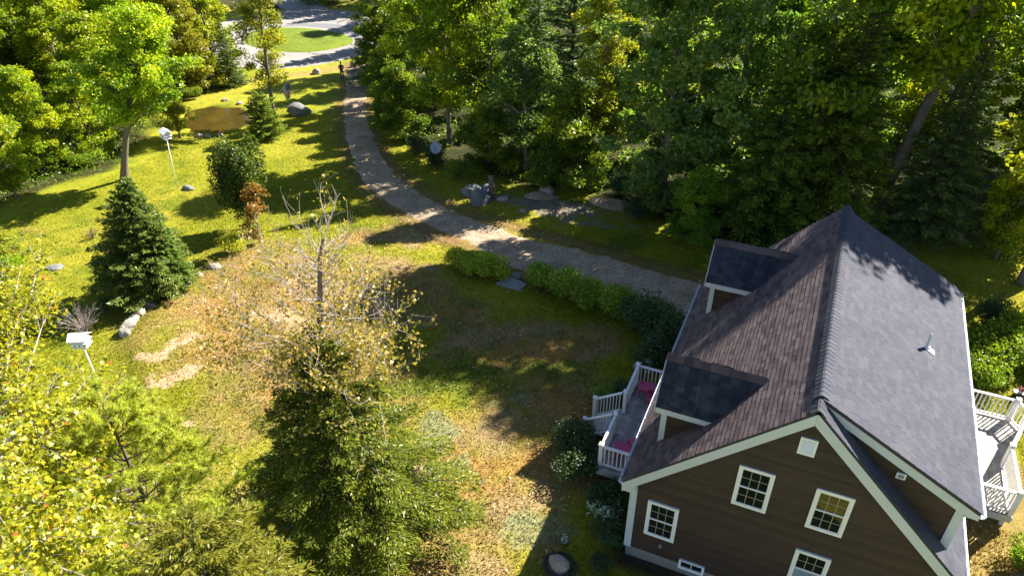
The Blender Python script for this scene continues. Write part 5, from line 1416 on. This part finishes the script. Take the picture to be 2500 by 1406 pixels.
for i, (x, y, a, b, c, lab) in enumerate([
    (-28.4, 8.9, .45, .3, .14, 'flat pale stone at the mound edge right of the spruce'), (-29.6, 11.9, .3, .22, .16, 'small pale stone in the shade left of the yellow-green bush'),
    (-30.0, 12.5, .26, .2, .14, 'tiny pale stone above the yellow-green bush'), (-28.6, 8.0, .3, .16, .1, 'thin pale stone beside the smaller spruce')]):
    rock('field_stone', x, y, (a, b, c), lab, 'stone_tan', 30+i, 'loose stones along the mound edge', i)
rock('boulder', -20.3, 22.2, (.75, .6, .62), 'rounded grey boulder left of the wooden post', 'stone_grey', 41, 'boulders by the wooden post', .2, 'boulder')
rock('boulder', -19.25, 21.3, (.72, .55, .78), 'large angular boulder in front of the wooden post', 'stone_grey', 42, 'boulders by the wooden post', 1.2, 'boulder')
rock('boulder', -19.4, 22.7, (.6, .5, .6), 'dark boulder behind the angular one by the wooden post', 'stone_grey', 43, 'boulders by the wooden post', 2.2, 'boulder')
rock('stone', -18.2, 22.2, (.4, .3, .2), 'low pale stone right of the wooden post', 'stone_tan', 44, 'boulders by the wooden post', .4)
rock('boulder', -16.0, 23.9, (.5, .4, .42), 'pinkish block of stone at the dark wood edge', 'stone_tan', 45, None, .1, 'boulder')
rock('gravel_heap', -16.0, 23.2, (1.1, .6, .20), 'low heap of grey gravel under the pinkish stone', 'gravel', 46, None, .2, 'gravel heap')
rock('gravel_heap', -11.7, 23.4, (1.4, .8, .36), 'dark grey gravel heap at the wood edge', 'gravel', 47, None, 0, 'gravel heap')
rock('stone', -16.3, 21.0, (.25, .2, .1), 'small pale stone on the scrubby grass by the driveway', 'stone_pale', 48)
rock('stone', -48.6, 44.2, (.5, .4, .42), 'pale rock on the lawn left of the person', 'stone_pale', 49)
rock('stone', -46.3, 47.3, (.5, .4, .4), 'pale rock beside the road right of the person', 'stone_pale', 50)
for i, (x, y) in enumerate([(-46.2, 26.7), (-46.9, 26.5), (-45.5, 27.3), (-50.6, 33.6), (-48.9, 33.5)]):
    rock('stone', x, y, (.36, .25, .18), ['pale stone in the middle of the near pond bank', 'pale stone at the left of the near pond bank', 'pale stone at the right of the near pond bank', 'pale stone on the far left pond bank', 'pale stone on the far right pond bank'][i], 'stone_pale', 60+i, 'stones around the pond', i*1.1)
rock('stone', 6.95, 3.9, (.35, .3, .25), 'grey rock in the bed under the back deck', 'stone_grey', 70)
slab_o = MB(); slab_o.prism([(-14.2, 12.75, -.60), (-12.9, 12.55, -.60), (-12.8, 13.25, -.60), (-13.9, 13.6, -.60)], (0, 0, .14))
tag(slab_o.build('stone_slab', M['grey_slab']), 'grey stone slab step between the two hedges', 'slab')
rock('stone', -13.6, 13.75, (.32, .25, .28), 'rough grey stone beside the slab between the hedges', 'stone_grey', 71)

# ------------------------------------------------------------------ birdhouses on poles
def birdhouse(x, y, H, s, label, rz):
    r = root('birdhouse', (x, y, Tz(x, y)), label, 'birdhouse', None, rz)
    MB().tube([(0, 0, -.1), (0, 0, H)], .028, 10).build('pole', M['white_vinyl'], r, (0, 0, 0), True)
    b = MB()
    w, d, h = .30*s, .24*s, .40*s
    b.box(-w, w, -d, d, H, H+.02); b.box(-w+.03, w-.03, -d+.03, d-.03, H+.02, H+h*.48); b.box(-w-.02, w+.02, -d-.02, d+.02, H+h*.48, H+h*.54); b.box(-w+.03, w-.03, -d+.03, d-.03, H+h*.54, H+h)
    body = b.build('box', M['white_vinyl'], r, (0, 0, 0))
    e = .06
    rf = MB()
    for sg in (-1, 1):
        rf.hexa([(-w-e, sg*(d+e), H+h-.04), (w+e, sg*(d+e), H+h-.04), (w+e, 0, H+h+.16*s), (-w-e, 0, H+h+.16*s), (-w-e, sg*(d+e), H+h-.015), (w+e, sg*(d+e), H+h-.015), (w+e, 0, H+h+.19*s), (-w-e, 0, H+h+.19*s)])
    rf.build('roof', M['white_vinyl'], r, (0, 0, 0))
    g = MB()
    for sg in (-1, 1): g.prism([(sg*(w-.035), -d+.03, H+h-.01), (sg*(w-.035), d-.03, H+h-.01), (sg*(w-.035), 0, H+h+.15*s)], (-sg*.02, 0, 0))
    g.build('gable', M['white_vinyl'], r, (0, 0, 0))
    for sg in (-1, 1):
        for k in range(3):
            for zz in (.26, .78):
                cx = (-w+.03)+(2*w-.06)*(k+.5)/3
                MB().tube([(cx, sg*(d-.03), H+h*zz), (cx, sg*(d-.026), H+h*zz)], .033*s, 12).build('entrance_hole', M['dark_metal'], r, (0, 0, 0))
    return r
birdhouse(-24.75, -.95, 2.95, .95, 'white multi-room birdhouse on a tall white pole in the near lawn', .5)
birdhouse(-39.3, 16.9, 3.65, 1.0, 'white multi-room birdhouse on a tall pole in the far lawn', -.35).rotation_euler = (R_(-2), R_(4), -.35)

# ------------------------------------------------------------------ flag on the slim maple
fx, fy = -43.05, 31.2
fz = Tz(fx, fy)
fl_r = root('flag', (fx, fy, fz+1.9), 'striped flag on an angled pole fixed to the slim maple trunk', 'flag')
pd = Vector((.80, .30, .86)).normalized()
MB().tube([(0.1, 0, 0), Vector((0.1, 0, 0))+pd*2.3], .016, 8).build('pole', M['white_vinyl'], fl_r, (0, 0, 0))
MB().box(.02, .14, -.04, .04, -.12, .08).build('bracket', M['dark_metal'], fl_r, (0, 0, 0))
t = NT('flag_cloth')
uvn = t.n('ShaderNodeUVMap'); sx_ = t.n('ShaderNodeSeparateXYZ'); t.l(uvn.outputs[0], sx_.inputs[0])
st = t.math('MODULO', t.math('FLOOR', t.math('MULTIPLY', sx_.outputs[1], 13.0)), 2.0)
colf = t.mix(st, (.42, .02, .03), (.75, .74, .72))
cant = t.math('MULTIPLY', t.math('LESS_THAN', sx_.outputs[0], .4), t.math('GREATER_THAN', sx_.outputs[1], 6/13))
vs = t.n('ShaderNodeTexVoronoi'); vs.inputs['Scale'].default_value = 14; vs.inputs['Randomness'].default_value = 0; t.l(uvn.outputs[0], vs.inputs['Vector'])
star = t.math('LESS_THAN', vs.outputs['Distance'], .22)
colf = t.mix(cant, colf, t.mix(star, (.02, .03, .13), (.75, .75, .75)))
M['flag'] = t.finish(colf, .8, t.bump(t.noise(30, 2, .5, t.pos()), .1, .003), .2)
top = Vector((.1, 0, 0))+pd*2.25
nu, nv = 18, 10; V = []; F = []; UV = []
for j in range(nv+1):
    v = j/nv
    for i in range(nu+1):
        u = i/nu
        p = top-pd*(1-v)*.95+Vector((.10*u, .02, -1))*1.5*u*(.55+.45*(v))+Vector((.22*u*math.sin(2.5*u+2*v), .10*math.sin(7*v+3*u)*u, .30*(v-.5)*u*u))
        V.append(p); UV.append((u, v))
for j in range(nv):
    for i in range(nu): a = j*(nu+1)+i; F.append((a, a+1, a+nu+2, a+nu+1))
me = bpy.data.meshes.new('cloth'); me.from_pydata(V, [], F); me.materials.append(M['flag'])
uvl = me.uv_layers.new(name='UVMap')
for lp in me.loops: uvl.data[lp.index].uv = UV[lp.vertex_index]
for p in me.polygons: p.use_smooth = True
link('cloth', me, fl_r)

# ------------------------------------------------------------------ satellite dish, post, stakes
dx_, dy_ = -24.1, 24.7
ds = root('satellite_dish', (dx_, dy_, Tz(dx_, dy_)), 'round blue-grey satellite dish on a thin post at the wood edge', 'satellite dish')
M['dish'] = m_paint('dish_grey_paint', (.30, .33, .37), .5, .1, 4)
MB().tube([(0, 0, -.1), (0, 0, 1.75)], .025, 10).build('mast', M['dark_metal'], ds, (0, 0, 0))
fd_ = Vector((.42, -.74, .52)).normalized(); ax = fd_.cross(Vector((0, 0, 1))).normalized(); ay = ax.cross(fd_)
dm_ = MB(); c0 = Vector((0, 0, 1.85)); rings = 6; sd = 28
pts = []
for side in (0, 1):
    for k in range(rings+1):
        rr = .36*k/rings; dep = .10*(rr/.36)**2-(.012 if side else 0)
        for i in range(sd):
            a = 2*math.pi*i/sd; pts.append(c0+ax*rr*math.cos(a)+ay*rr*math.sin(a)*1.08+fd_*dep)
dm_.v = [tuple(p) for p in pts]; dm_.t = [.5]*len(pts)
for side in (0, 1):
    o_ = side*(rings+1)*sd
    for k in range(rings):
        for i in range(sd): j = (i+1) % sd; dm_.f.append((o_+k*sd+i, o_+k*sd+j, o_+(k+1)*sd+j, o_+(k+1)*sd+i))
o1 = rings*sd; o2 = (rings+1)*sd+rings*sd
for i in range(sd): j = (i+1) % sd; dm_.f.append((o1+i, o1+j, o2+j, o2+i))
dm_.build('reflector', M['dish'], ds, (0, 0, 0), True)
MB().tube([c0-ay*.36, c0+fd_*.36-ay*.10], .012, 6).build('feed_arm', M['dark_metal'], ds, (0, 0, 0))
MB().tube([c0+fd_*.33-ay*.12, c0+fd_*.40-ay*.06], .035, 8).build('feed_horn', M['dark_metal'], ds, (0, 0, 0))
wp = root('wooden_post', (-18.85, 22.05, Tz(-18.85, 22.05)), 'weathered split wooden post standing among the boulders', 'post')
MB().prism([(-.14, -.12, -.2), (.16, -.10, -.2), (.13, .13, -.2), (-.12, .10, -.2)], (.02, 0, 1.62)).build('shaft', M['wood_post'], wp, (0, 0, 0))
MB().prism([(-.12, -.12, 1.425), (.18, -.10, 1.425), (.15, .13, 1.425)], (-.03, .02, .14)).build('broken_top', M['wood_post'], wp, (0, 0, 0))
def stake(x, y, h, lab, r_=.012, mat='white'):
    m_ = MB(); m_.tube([(0, 0, -.1), (.02, 0, h*.6), (.03, 0, h)], [r_, r_, r_*.7], 6)
    o = m_.build('stake', M[mat], None); o.location = (x, y, Tz(x, y)); return tag(o, lab, 'stake', 'thin stakes near the wood edge')
stake(-19.2, 21.75, 1.25, 'tall white stake leaning on the wooden post', .014)
stake(-19.0, 21.3, .55, 'short white stake in front of the wooden post', .012)
stake(-21.9, 23.9, 1.5, 'thin dark stake left of the boulders', .012, 'bark_dark')

# ------------------------------------------------------------------ deck furniture
def chair(x, y, rz, label):
    r = root('deck_chair', (x, y, DZ+.003), label, 'chair', 'magenta deck chairs', rz)
    B = lambda m_, n_: m_.build(n_, M['pink'], r, (0, 0, 0))
    for s in (-1, 1):
        B(MB().box(s*.27-.02, s*.27+.02, -.34, -.28, 0, .52), 'front_leg')
        B(MB().bar((s*.235, -.36, .36), (s*.235, .42, .06), .025, .10), 'side_rail')
        B(MB().bar((s*.30, -.42, .54), (s*.30, .32, .54), .12, .025), 'armrest')
        B(MB().box(s*.27-.02, s*.27+.02, .20, .25, 0, .53), 'arm_support')
    for k in range(6):
        p = Vector((0, -.34+k*.095, .415-k*.0365)); B(MB().bar(p+Vector((-.26, 0, 0)), p+Vector((.26, 0, 0)), .082, .02, (0, .36, .93)), 'seat_slat')
    for k in range(5):
        a = (k-2)*.105; t_ = 1.0-.025*abs(k-2)**1.6*1.6
        B(MB().bar((a*.85, .20, .22), (a*1.12, .20+.33*t_, .22+.80*t_), .092, .02, (0, -.92, .38)), 'back_slat')
    B(MB().bar((-.25, .335, .52), (.25, .335, .52), .03, .06), 'back_brace')
    return r
def side_table(x, y, rz, label):
    r = root('side_table', (x, y, DZ+.003), label, 'table', 'magenta side tables', rz)
    for k in range(6): MB().box(-.28, .28, -.245+k*.083, -.245+k*.083+.075, .43, .452).build('slat', M['pink'], r, (0, 0, 0))
    for sx in (-1, 1):
        for sy in (-1, 1): MB().box(sx*.21-.03, sx*.21+.03, sy*.19-.02, sy*.19+.02, 0, .43).build('leg', M['pink'], r, (0, 0, 0))
        MB().box(sx*.21-.012, sx*.21+.012, -.2, .2, .37, .43).build('apron', M['pink'], r, (0, 0, 0))
    MB().box(-.2, .2, -.02, .02, .12, .16).build('stretcher', M['pink'], r, (0, 0, 0))
    return r
side_table(-5.15, 3.45, .1, 'magenta slatted side table at the near end of the front deck')
chair(-4.62, 3.62, R_(-70), 'magenta slatted chair at the near end of the front deck')
side_table(-5.22, 6.75, .1, 'magenta slatted side table at the far end of the front deck')
chair(-4.68, 6.35, R_(-75), 'magenta slatted chair at the far end of the front deck')

# ------------------------------------------------------------------ garden things
gl = root('garden_lantern', (-5.62, 9.0, Tz(-5.62, 9.0)), 'small white pagoda lantern in the dark shrubs by the front deck', 'lantern')
for nm, prof in (('base', [(.16, 0), (.16, .06), (.11, .09)]), ('shaft', [(.06, .09), (.055, .34), (.09, .36)]), ('lamp_house', [(.10, .36), (.10, .52)]), ('roof', [(.19, .52), (.17, .55), (.08, .62), (.02, .68)]), ('finial', [(.03, .68), (.04, .71), (.005, .76)])):
    MB().lathe(prof, sides=12).build(nm, M['white'], gl, (0, 0, 0), True)
sb = root('bird_bath', (-5.95, 8.85, Tz(-5.95, 8.85)), 'low grey bird bath dish beside the white lantern', 'bird bath')
MB().lathe([(.16, 0), (.10, .06), (.10, .16), (.28, .2), (.30, .25), (.27, .25), (.20, .215), (.01, .21)], sides=20).build('bowl', M['grey_slab'], sb, (0, 0, 0), True)
bb2 = root('bird_bath', (-11.35, .1, Tz(-11.35, .1)), 'round pinkish bird bath with a rim on the lawn beside the hemlock', 'bird bath')
M['terracotta'] = m_paint('pinkish_clay', (.34, .19, .14), .7, .3, 9)
MB().lathe([(.20, 0), (.16, .05), (.09, .1), (.075, .45), (.12, .56), (.14, .58)], sides=18).build('pedestal', M['terracotta'], bb2, (0, 0, 0), True)
MB().lathe([(.13, .56), (.25, .60), (.31, .67), (.32, .70), (.29, .70), (.22, .655), (.01, .645)], sides=24).build('bowl', M['terracotta'], bb2, (0, 0, 0), True)
# coil of hose round a rock
hs = root('garden_hose', (-5.72, -1.0, Tz(-5.72, -1.0)), 'coil of black garden hose round a stone on the shaded lawn', 'hose')
pts = []; 
for k in range(7*22):
    a = k/22*2*math.pi; rr = .42+.06*math.sin(k*.31)+.10*math.sin(k*.043); pts.append((rr*math.cos(a), rr*math.sin(a)*.95, .03+.022*(k/22)+.02*math.sin(k*.2)))
MB().tube(pts, .014, 6).build('coil', M['dark_metal'], hs, (0, 0, 0), True)
rock('stone', -5.72, -1.0, (.36, .30, .36), 'rounded stone inside the coil of black hose', 'stone_tan', 80)
pt = root('flower_pot', (-5.86, -.12, Tz(-5.86, -.12)), 'small pale pot with a sprig on the shaded lawn beside the hose', 'pot')
MB().lathe([(.06, 0), (.11, .10), (.12, .16), (.10, .16), (.09, .12), (.01, .12)], sides=14).build('pot', M['grey_slab'], pt, (0, 0, 0), True)
sprig = shrub(81, .14, .14, .30, 70, .06, 'leaf_silver', 'bark_dark', 4, stems=4)
link('stem', sprig[0], pt).location = (0, 0, .1); link('foliage', sprig[1], pt).location = (0, 0, .12)
# planters with pink blooms and a leaning pole by the back garden
def planter(x, y, s, lab):
    r = root('planter', (x, y, Tz(x, y)), lab, 'planter', 'planters in the back garden')
    MB().hexa([(-.16*s, -.12*s, 0), (.16*s, -.12*s, 0), (.16*s, .12*s, 0), (-.16*s, .12*s, 0), (-.24*s, -.18*s, .34*s), (.24*s, -.18*s, .34*s), (.24*s, .18*s, .34*s), (-.24*s, .18*s, .34*s)]).build('tub', M['dark_metal'], r, (0, 0, 0))
    f_ = shrub(int(90+s*10), .24*s, .2*s, .40*s, 220, .055, 'leaf_bloom', 'bark_dark', 5, stems=5)
    link('stem', f_[0], r).location = (0, 0, .25*s); link('bloom', f_[1], r).location = (0, 0, .30*s)
M['leaf_bloom'] = m_leaf('pink_blooms', [(0, (.10, .15, .04)), (.45, (.40, .08, .11)), (1, (.55, .22, .25))], .25, 1.0, g=1.0)
planter(7.75, 13.0, .8, 'dark planter with pink flowers in the back garden')
planter(8.25, 13.3, .6, 'smaller planter with pink flowers at the right edge of the back garden')
lp = MB(); lp.tube([(7.35, 11.9, -.1), (7.75, 12.7, .55), (8.2, 13.55, 1.2)], .018, 6)
tag(lp.build('leaning_pole', M['dark_metal']), 'thin dark pole leaning in the back garden bed', 'pole')
po = root('garden_post', (8.35, 18.3, Tz(8.35, 18.3)), 'brown post with a white round cap at the right edge', 'post')
MB().tube([(0, 0, -.1), (0, 0, 1.15)], .07, 10).build('shaft', M['wood_post'], po, (0, 0, 0), True)
MB().lathe([(.16, 1.15), (.17, 1.19), (.10, 1.26), (.02, 1.29)], sides=16).build('cap', M['white_vinyl'], po, (0, 0, 0), True)

# ------------------------------------------------------------------ the person at the end of the driveway
M['navy'] = m_paint('dark_navy_jacket', (.022, .028, .045), .8, .3, 12)
M['denim'] = m_paint('dark_blue_trousers', (.03, .045, .085), .85, .25, 12)
M['skin'] = m_paint('skin', (.42, .25, .18), .6, .1, 20)
M['shoe'] = m_paint('black_shoes', (.015, .015, .015), .6, .1, 20)
M['hair'] = m_paint('dark_hair', (.025, .018, .013), .7, .2, 30)
def person(x, y, rz):
    r = root('person', (x, y, Tz(x, y)+.03), 'person in dark jacket and blue trousers standing at the driveway end holding a controller', 'person', None, rz)
    J = {'pel': (0, 0, .93), 'wai': (0, .0, 1.08), 'che': (0, .01, 1.30), 'nec': (0, .0, 1.47), 'nk2': (0, -.015, 1.55), 'hd': (0, -.03, 1.65), 'top': (0, -.02, 1.74)}
    E = [('pel', 'wai'), ('wai', 'che'), ('che', 'nec'), ('nec', 'nk2'), ('nk2', 'hd'), ('hd', 'top')]
    Rr = {'pel': (.155, .115), 'wai': (.145, .105), 'che': (.165, .12), 'nec': (.075, .07), 'nk2': (.055, .058), 'hd': (.082, .10), 'top': (.055, .07)}
    for s, n_ in ((-1, 'l'), (1, 'r')):
        q = {'hip': (s*.095, 0, .86), 'kne': (s*.11, -.015, .49), 'ank': (s*.12, .02, .09), 'toe': (s*.135, -.16, .045), 'sho': (s*.185, .01, 1.42), 'elb': (s*.25, .03, 1.15), 'wri': (s*.13, -.22, 1.14), 'han': (s*.07, -.28, 1.16)}
        for k, v in q.items(): J[n_+k] = v
        E += [('pel', n_+'hip'), (n_+'hip', n_+'kne'), (n_+'kne', n_+'ank'), (n_+'ank', n_+'toe'), ('che', n_+'sho'), (n_+'sho', n_+'elb'), (n_+'elb', n_+'wri'), (n_+'wri', n_+'han')]
        for k, v in dict(hip=(.098, .10), kne=(.066, .068), ank=(.045, .05), toe=(.042, .035), sho=(.072, .075), elb=(.052, .055), wri=(.036, .036), han=(.038, .028)).items(): Rr[n_+k] = v
        for f_ in range(5):
            a = 'f%d' % f_
            base = Vector(q['han']); dirv = Vector((-s*.35+.22*s*(f_-2), -.75, .05 if f_ else .45)).normalized()
            l_ = (.045, .07, .078, .072, .055)[f_]
            J[n_+a+'1'] = tuple(base+dirv*l_*.7+Vector((s*(f_-2)*.012, 0, 0))); J[n_+a+'2'] = tuple(base+dirv*l_*1.2+Vector((s*(f_-2)*.014, 0, -.02)))
            E += [(n_+'han', n_+a+'1'), (n_+a+'1', n_+a+'2')]; Rr[n_+a+'1'] = (.010, .010); Rr[n_+a+'2'] = (.008, .008)
    names = list(J); me = bpy.data.meshes.new('body'); me.from_pydata([J[k] for k in names], [(names.index(a), names.index(b)) for a, b in E], [])
    o = bpy.data.objects.new('tmp_body', me); COL.objects.link(o)
    sk = o.modifiers.new('skin', 'SKIN'); sk.use_smooth_shade = True
    for i, k in enumerate(names):
        me.skin_vertices[0].data[i].radius = Rr[k]; me.skin_vertices[0].data[i].use_root = (k == 'pel')
    sb_ = o.modifiers.new('sub', 'SUBSURF'); sb_.levels = 1; sb_.render_levels = 1
    dg = bpy.context.evaluated_depsgraph_get(); ev = o.evaluated_get(dg)
    m2 = bpy.data.meshes.new_from_object(ev); m2.name = 'body'
    bpy.data.objects.remove(o)
    m2.materials.clear()
    for k in ('skin', 'navy', 'denim', 'shoe'): m2.materials.append(M[k])
    for p in m2.polygons:
        c = p.center; z = c.z
        hand = c.y < -.215 and 1.05 < z < 1.3
        p.material_index = 0 if (z > 1.51 or hand) else (1 if z > .90 else (2 if z > .10 else 3)); p.use_smooth = True
    link('body', m2, r)
    MB().lathe([(.088, 1.66), (.098, 1.70), (.085, 1.75), (.05, 1.785), (.005, 1.795)], (0, .005, 0), 14).build('hair', M['hair'], r, (0, 0, 0), True)
    fc = MB()
    for s in (-1, 1): fc.tube([(s*.032, -.118, 1.665), (s*.032, -.126, 1.665)], [.013, .008], 8)
    fc.build('eyes', M['hair'], r, (0, 0, 0))
    MB().hexa([(-.012, -.115, 1.625), (.012, -.115, 1.625), (.012, -.10, 1.625), (-.012, -.10, 1.625), (-.007, -.122, 1.66), (.007, -.122, 1.66), (.007, -.10, 1.66), (-.007, -.10, 1.66)]).build('nose', M['skin'], r, (0, 0, 0))
    MB().box(-.024, .024, -.118, -.108, 1.592, 1.602).build('mouth', M['terracotta'], r, (0, 0, 0))
    ct = MB(); ct.box(-.085, .085, -.36, -.28, 1.15, 1.185); ct.box(-.055, .055, -.40, -.37, 1.185, 1.26)
    ct = ct.build('controller', M['dark_metal']); ct.location = r.location; ct.rotation_euler = r.rotation_euler
    tag(ct, 'dark handheld controller held by the person', 'controller')
person(-44.7, 43.1, R_(20))

# ------------------------------------------------------------------ grass blades and fallen leaves (uncountable)
rs = np.random.RandomState(99)
def in_view(x, y):
    d = np.stack([x-CAM[0], y-CAM[1], T(x, y)-CAM[2]], -1); z = d@fw
    px = 1250+1792.28*(d@rt)/z; py = 703-1792.28*(d@up)/z
    return (px > -60) & (px < 2560) & (py < 1470) & (py > 150)
N0 = 620000
x = rs.uniform(-46, 10, N0); y = rs.uniform(-10, 34, N0)
dist_ = np.sqrt((x-CAM[0])**2+(y-CAM[1])**2+CAM[2]**2)
fy_ = np.interp(x, FY[:, 0], FY[:, 1]); lx_ = np.interp(y, LW[:, 0], LW[:, 1])
ok = in_view(x, y) & (drive_dist(x, y) > .12) & (y < fy_-.3) & (x > lx_+.3) & ~((np.abs(x) < 4.3) & (y > .0) & (y < 10.8)) & (rs.rand(N0) < np.clip((34/dist_)**2, .12, 1)) & (np.hypot((x-PCX)/1.15, y-PCY) > 3.6) & ~((x < -3.9) & (x > -6.9) & (y > 2.6) & (y < 7.4)) & ~((x > 3.9) & (x < 7.5) & (y > 5.9) & (y < 10.8))
x = x[ok]; y = y[ok]; n = len(x)
cc = ground_col(x, y)*(.7+.65*rs.rand(n))[:, None]
bare_ = (cc[:, 2] > .16*.8)
hgt = (.05+.07*rs.rand(n))*(.6+.8*fbm(x, y, 1.7, 21))
z = T(x, y)+(fbm(x, y, 1.6, 3)-.5)*.07
a = rs.rand(n)*6.28; wd = .014+.016*rs.rand(n)
base = np.stack([x, y, z-.01], -1); sdv = np.stack([np.cos(a), np.sin(a), 0*a], -1)*wd[:, None]
tipv = np.stack([rs.randn(n)*.035, rs.randn(n)*.035, hgt], -1)
V = np.stack([base-sdv, base+sdv, base+tipv], 1).reshape(-1, 3)
me = fastmesh('grass_blades', V, np.arange(n*3).reshape(-1, 3), M['grass'], colr=np.repeat(cc, 3, 0))
o = link('lawn_grass', me); tag(o, 'short green and brown grass blades covering the lawn', 'grass', None, 'stuff')
# ferns and seedlings on the wood floor
N2 = 90000
x = rs.uniform(-66, 16, N2); y = rs.uniform(4, 56, N2)
fy_ = np.interp(x, FY[:, 0], FY[:, 1]); lx_ = np.interp(y, LW[:, 0], LW[:, 1])
pat = fbm(x, y, 3.0, 61)
ok = ((y > fy_+.2) | (x < lx_-.1)) & (pat > .43) & (np.hypot(x+59.2, y-54.3) > 12.3) & (drive_dist(x, y) > .3) & (np.hypot((x-PCX)/1.15, y-PCY) > 4.2) & (in_view(x, y))
x = x[ok]; y = y[ok]; n = len(x)
Cc = np.stack([x, y, T(x, y)+.05+rs.rand(n)**1.6*(.25+2.6*np.clip(pat[ok]-.43, 0, .3))], -1)
lv = .13+.12*rs.rand(n)
V, F, tt = leaf_quads(Cc, rs.randn(n, 3), rs.randn(n, 3)*.6+np.array([0, 0, 1.]), lv, lv*.5, np.clip(.4+.2*rs.randn(n), 0, 1))
o = link('undergrowth', fastmesh('undergrowth', V, F, M['leaf_green'], tint=tt)); tag(o, 'green ferns and seedlings covering the wood floor', 'undergrowth', None, 'stuff')
N1 = 20000
x = rs.uniform(-32, 8, N1); y = rs.uniform(-9, 22, N1)
w_ = fbm(x, y, 3.0, 31)
ok = in_view(x, y) & (rs.rand(N1) < np.clip((w_-.35)*3.0, 0, 1)) & ~((np.abs(x) < 4.4) & (y > -.1) & (y < 10.9)) & ~((x < -3.9) & (x > -6.9) & (y > 2.6) & (y < 7.4)) & ~((x > 3.9) & (x < 7.6) & (y > 5.9) & (y < 10.8))
x = x[ok]; y = y[ok]; n = len(x)
Cc = np.stack([x, y, T(x, y)+(fbm(x, y, 1.6, 3)-.5)*.07+.05], -1)
V, F, tt = leaf_quads(Cc, rs.randn(n, 3)*np.array([1, 1, .3]), rs.randn(n, 3)*.4+np.array([0, 0, 1.]), .05+.05*rs.rand(n), .035+.03*rs.rand(n), rs.rand(n))
M['litter'] = m_leaf('fallen_leaves', [(0, (.16, .09, .05)), (.5, (.36, .22, .11)), (1, (.55, .42, .28))], .2, 1.0)
o = link('fallen_leaves', fastmesh('fallen_leaves', V, F, M['litter'], tint=tt)); tag(o, 'dry fallen leaves scattered on the lawn', 'leaves', None, 'stuff')
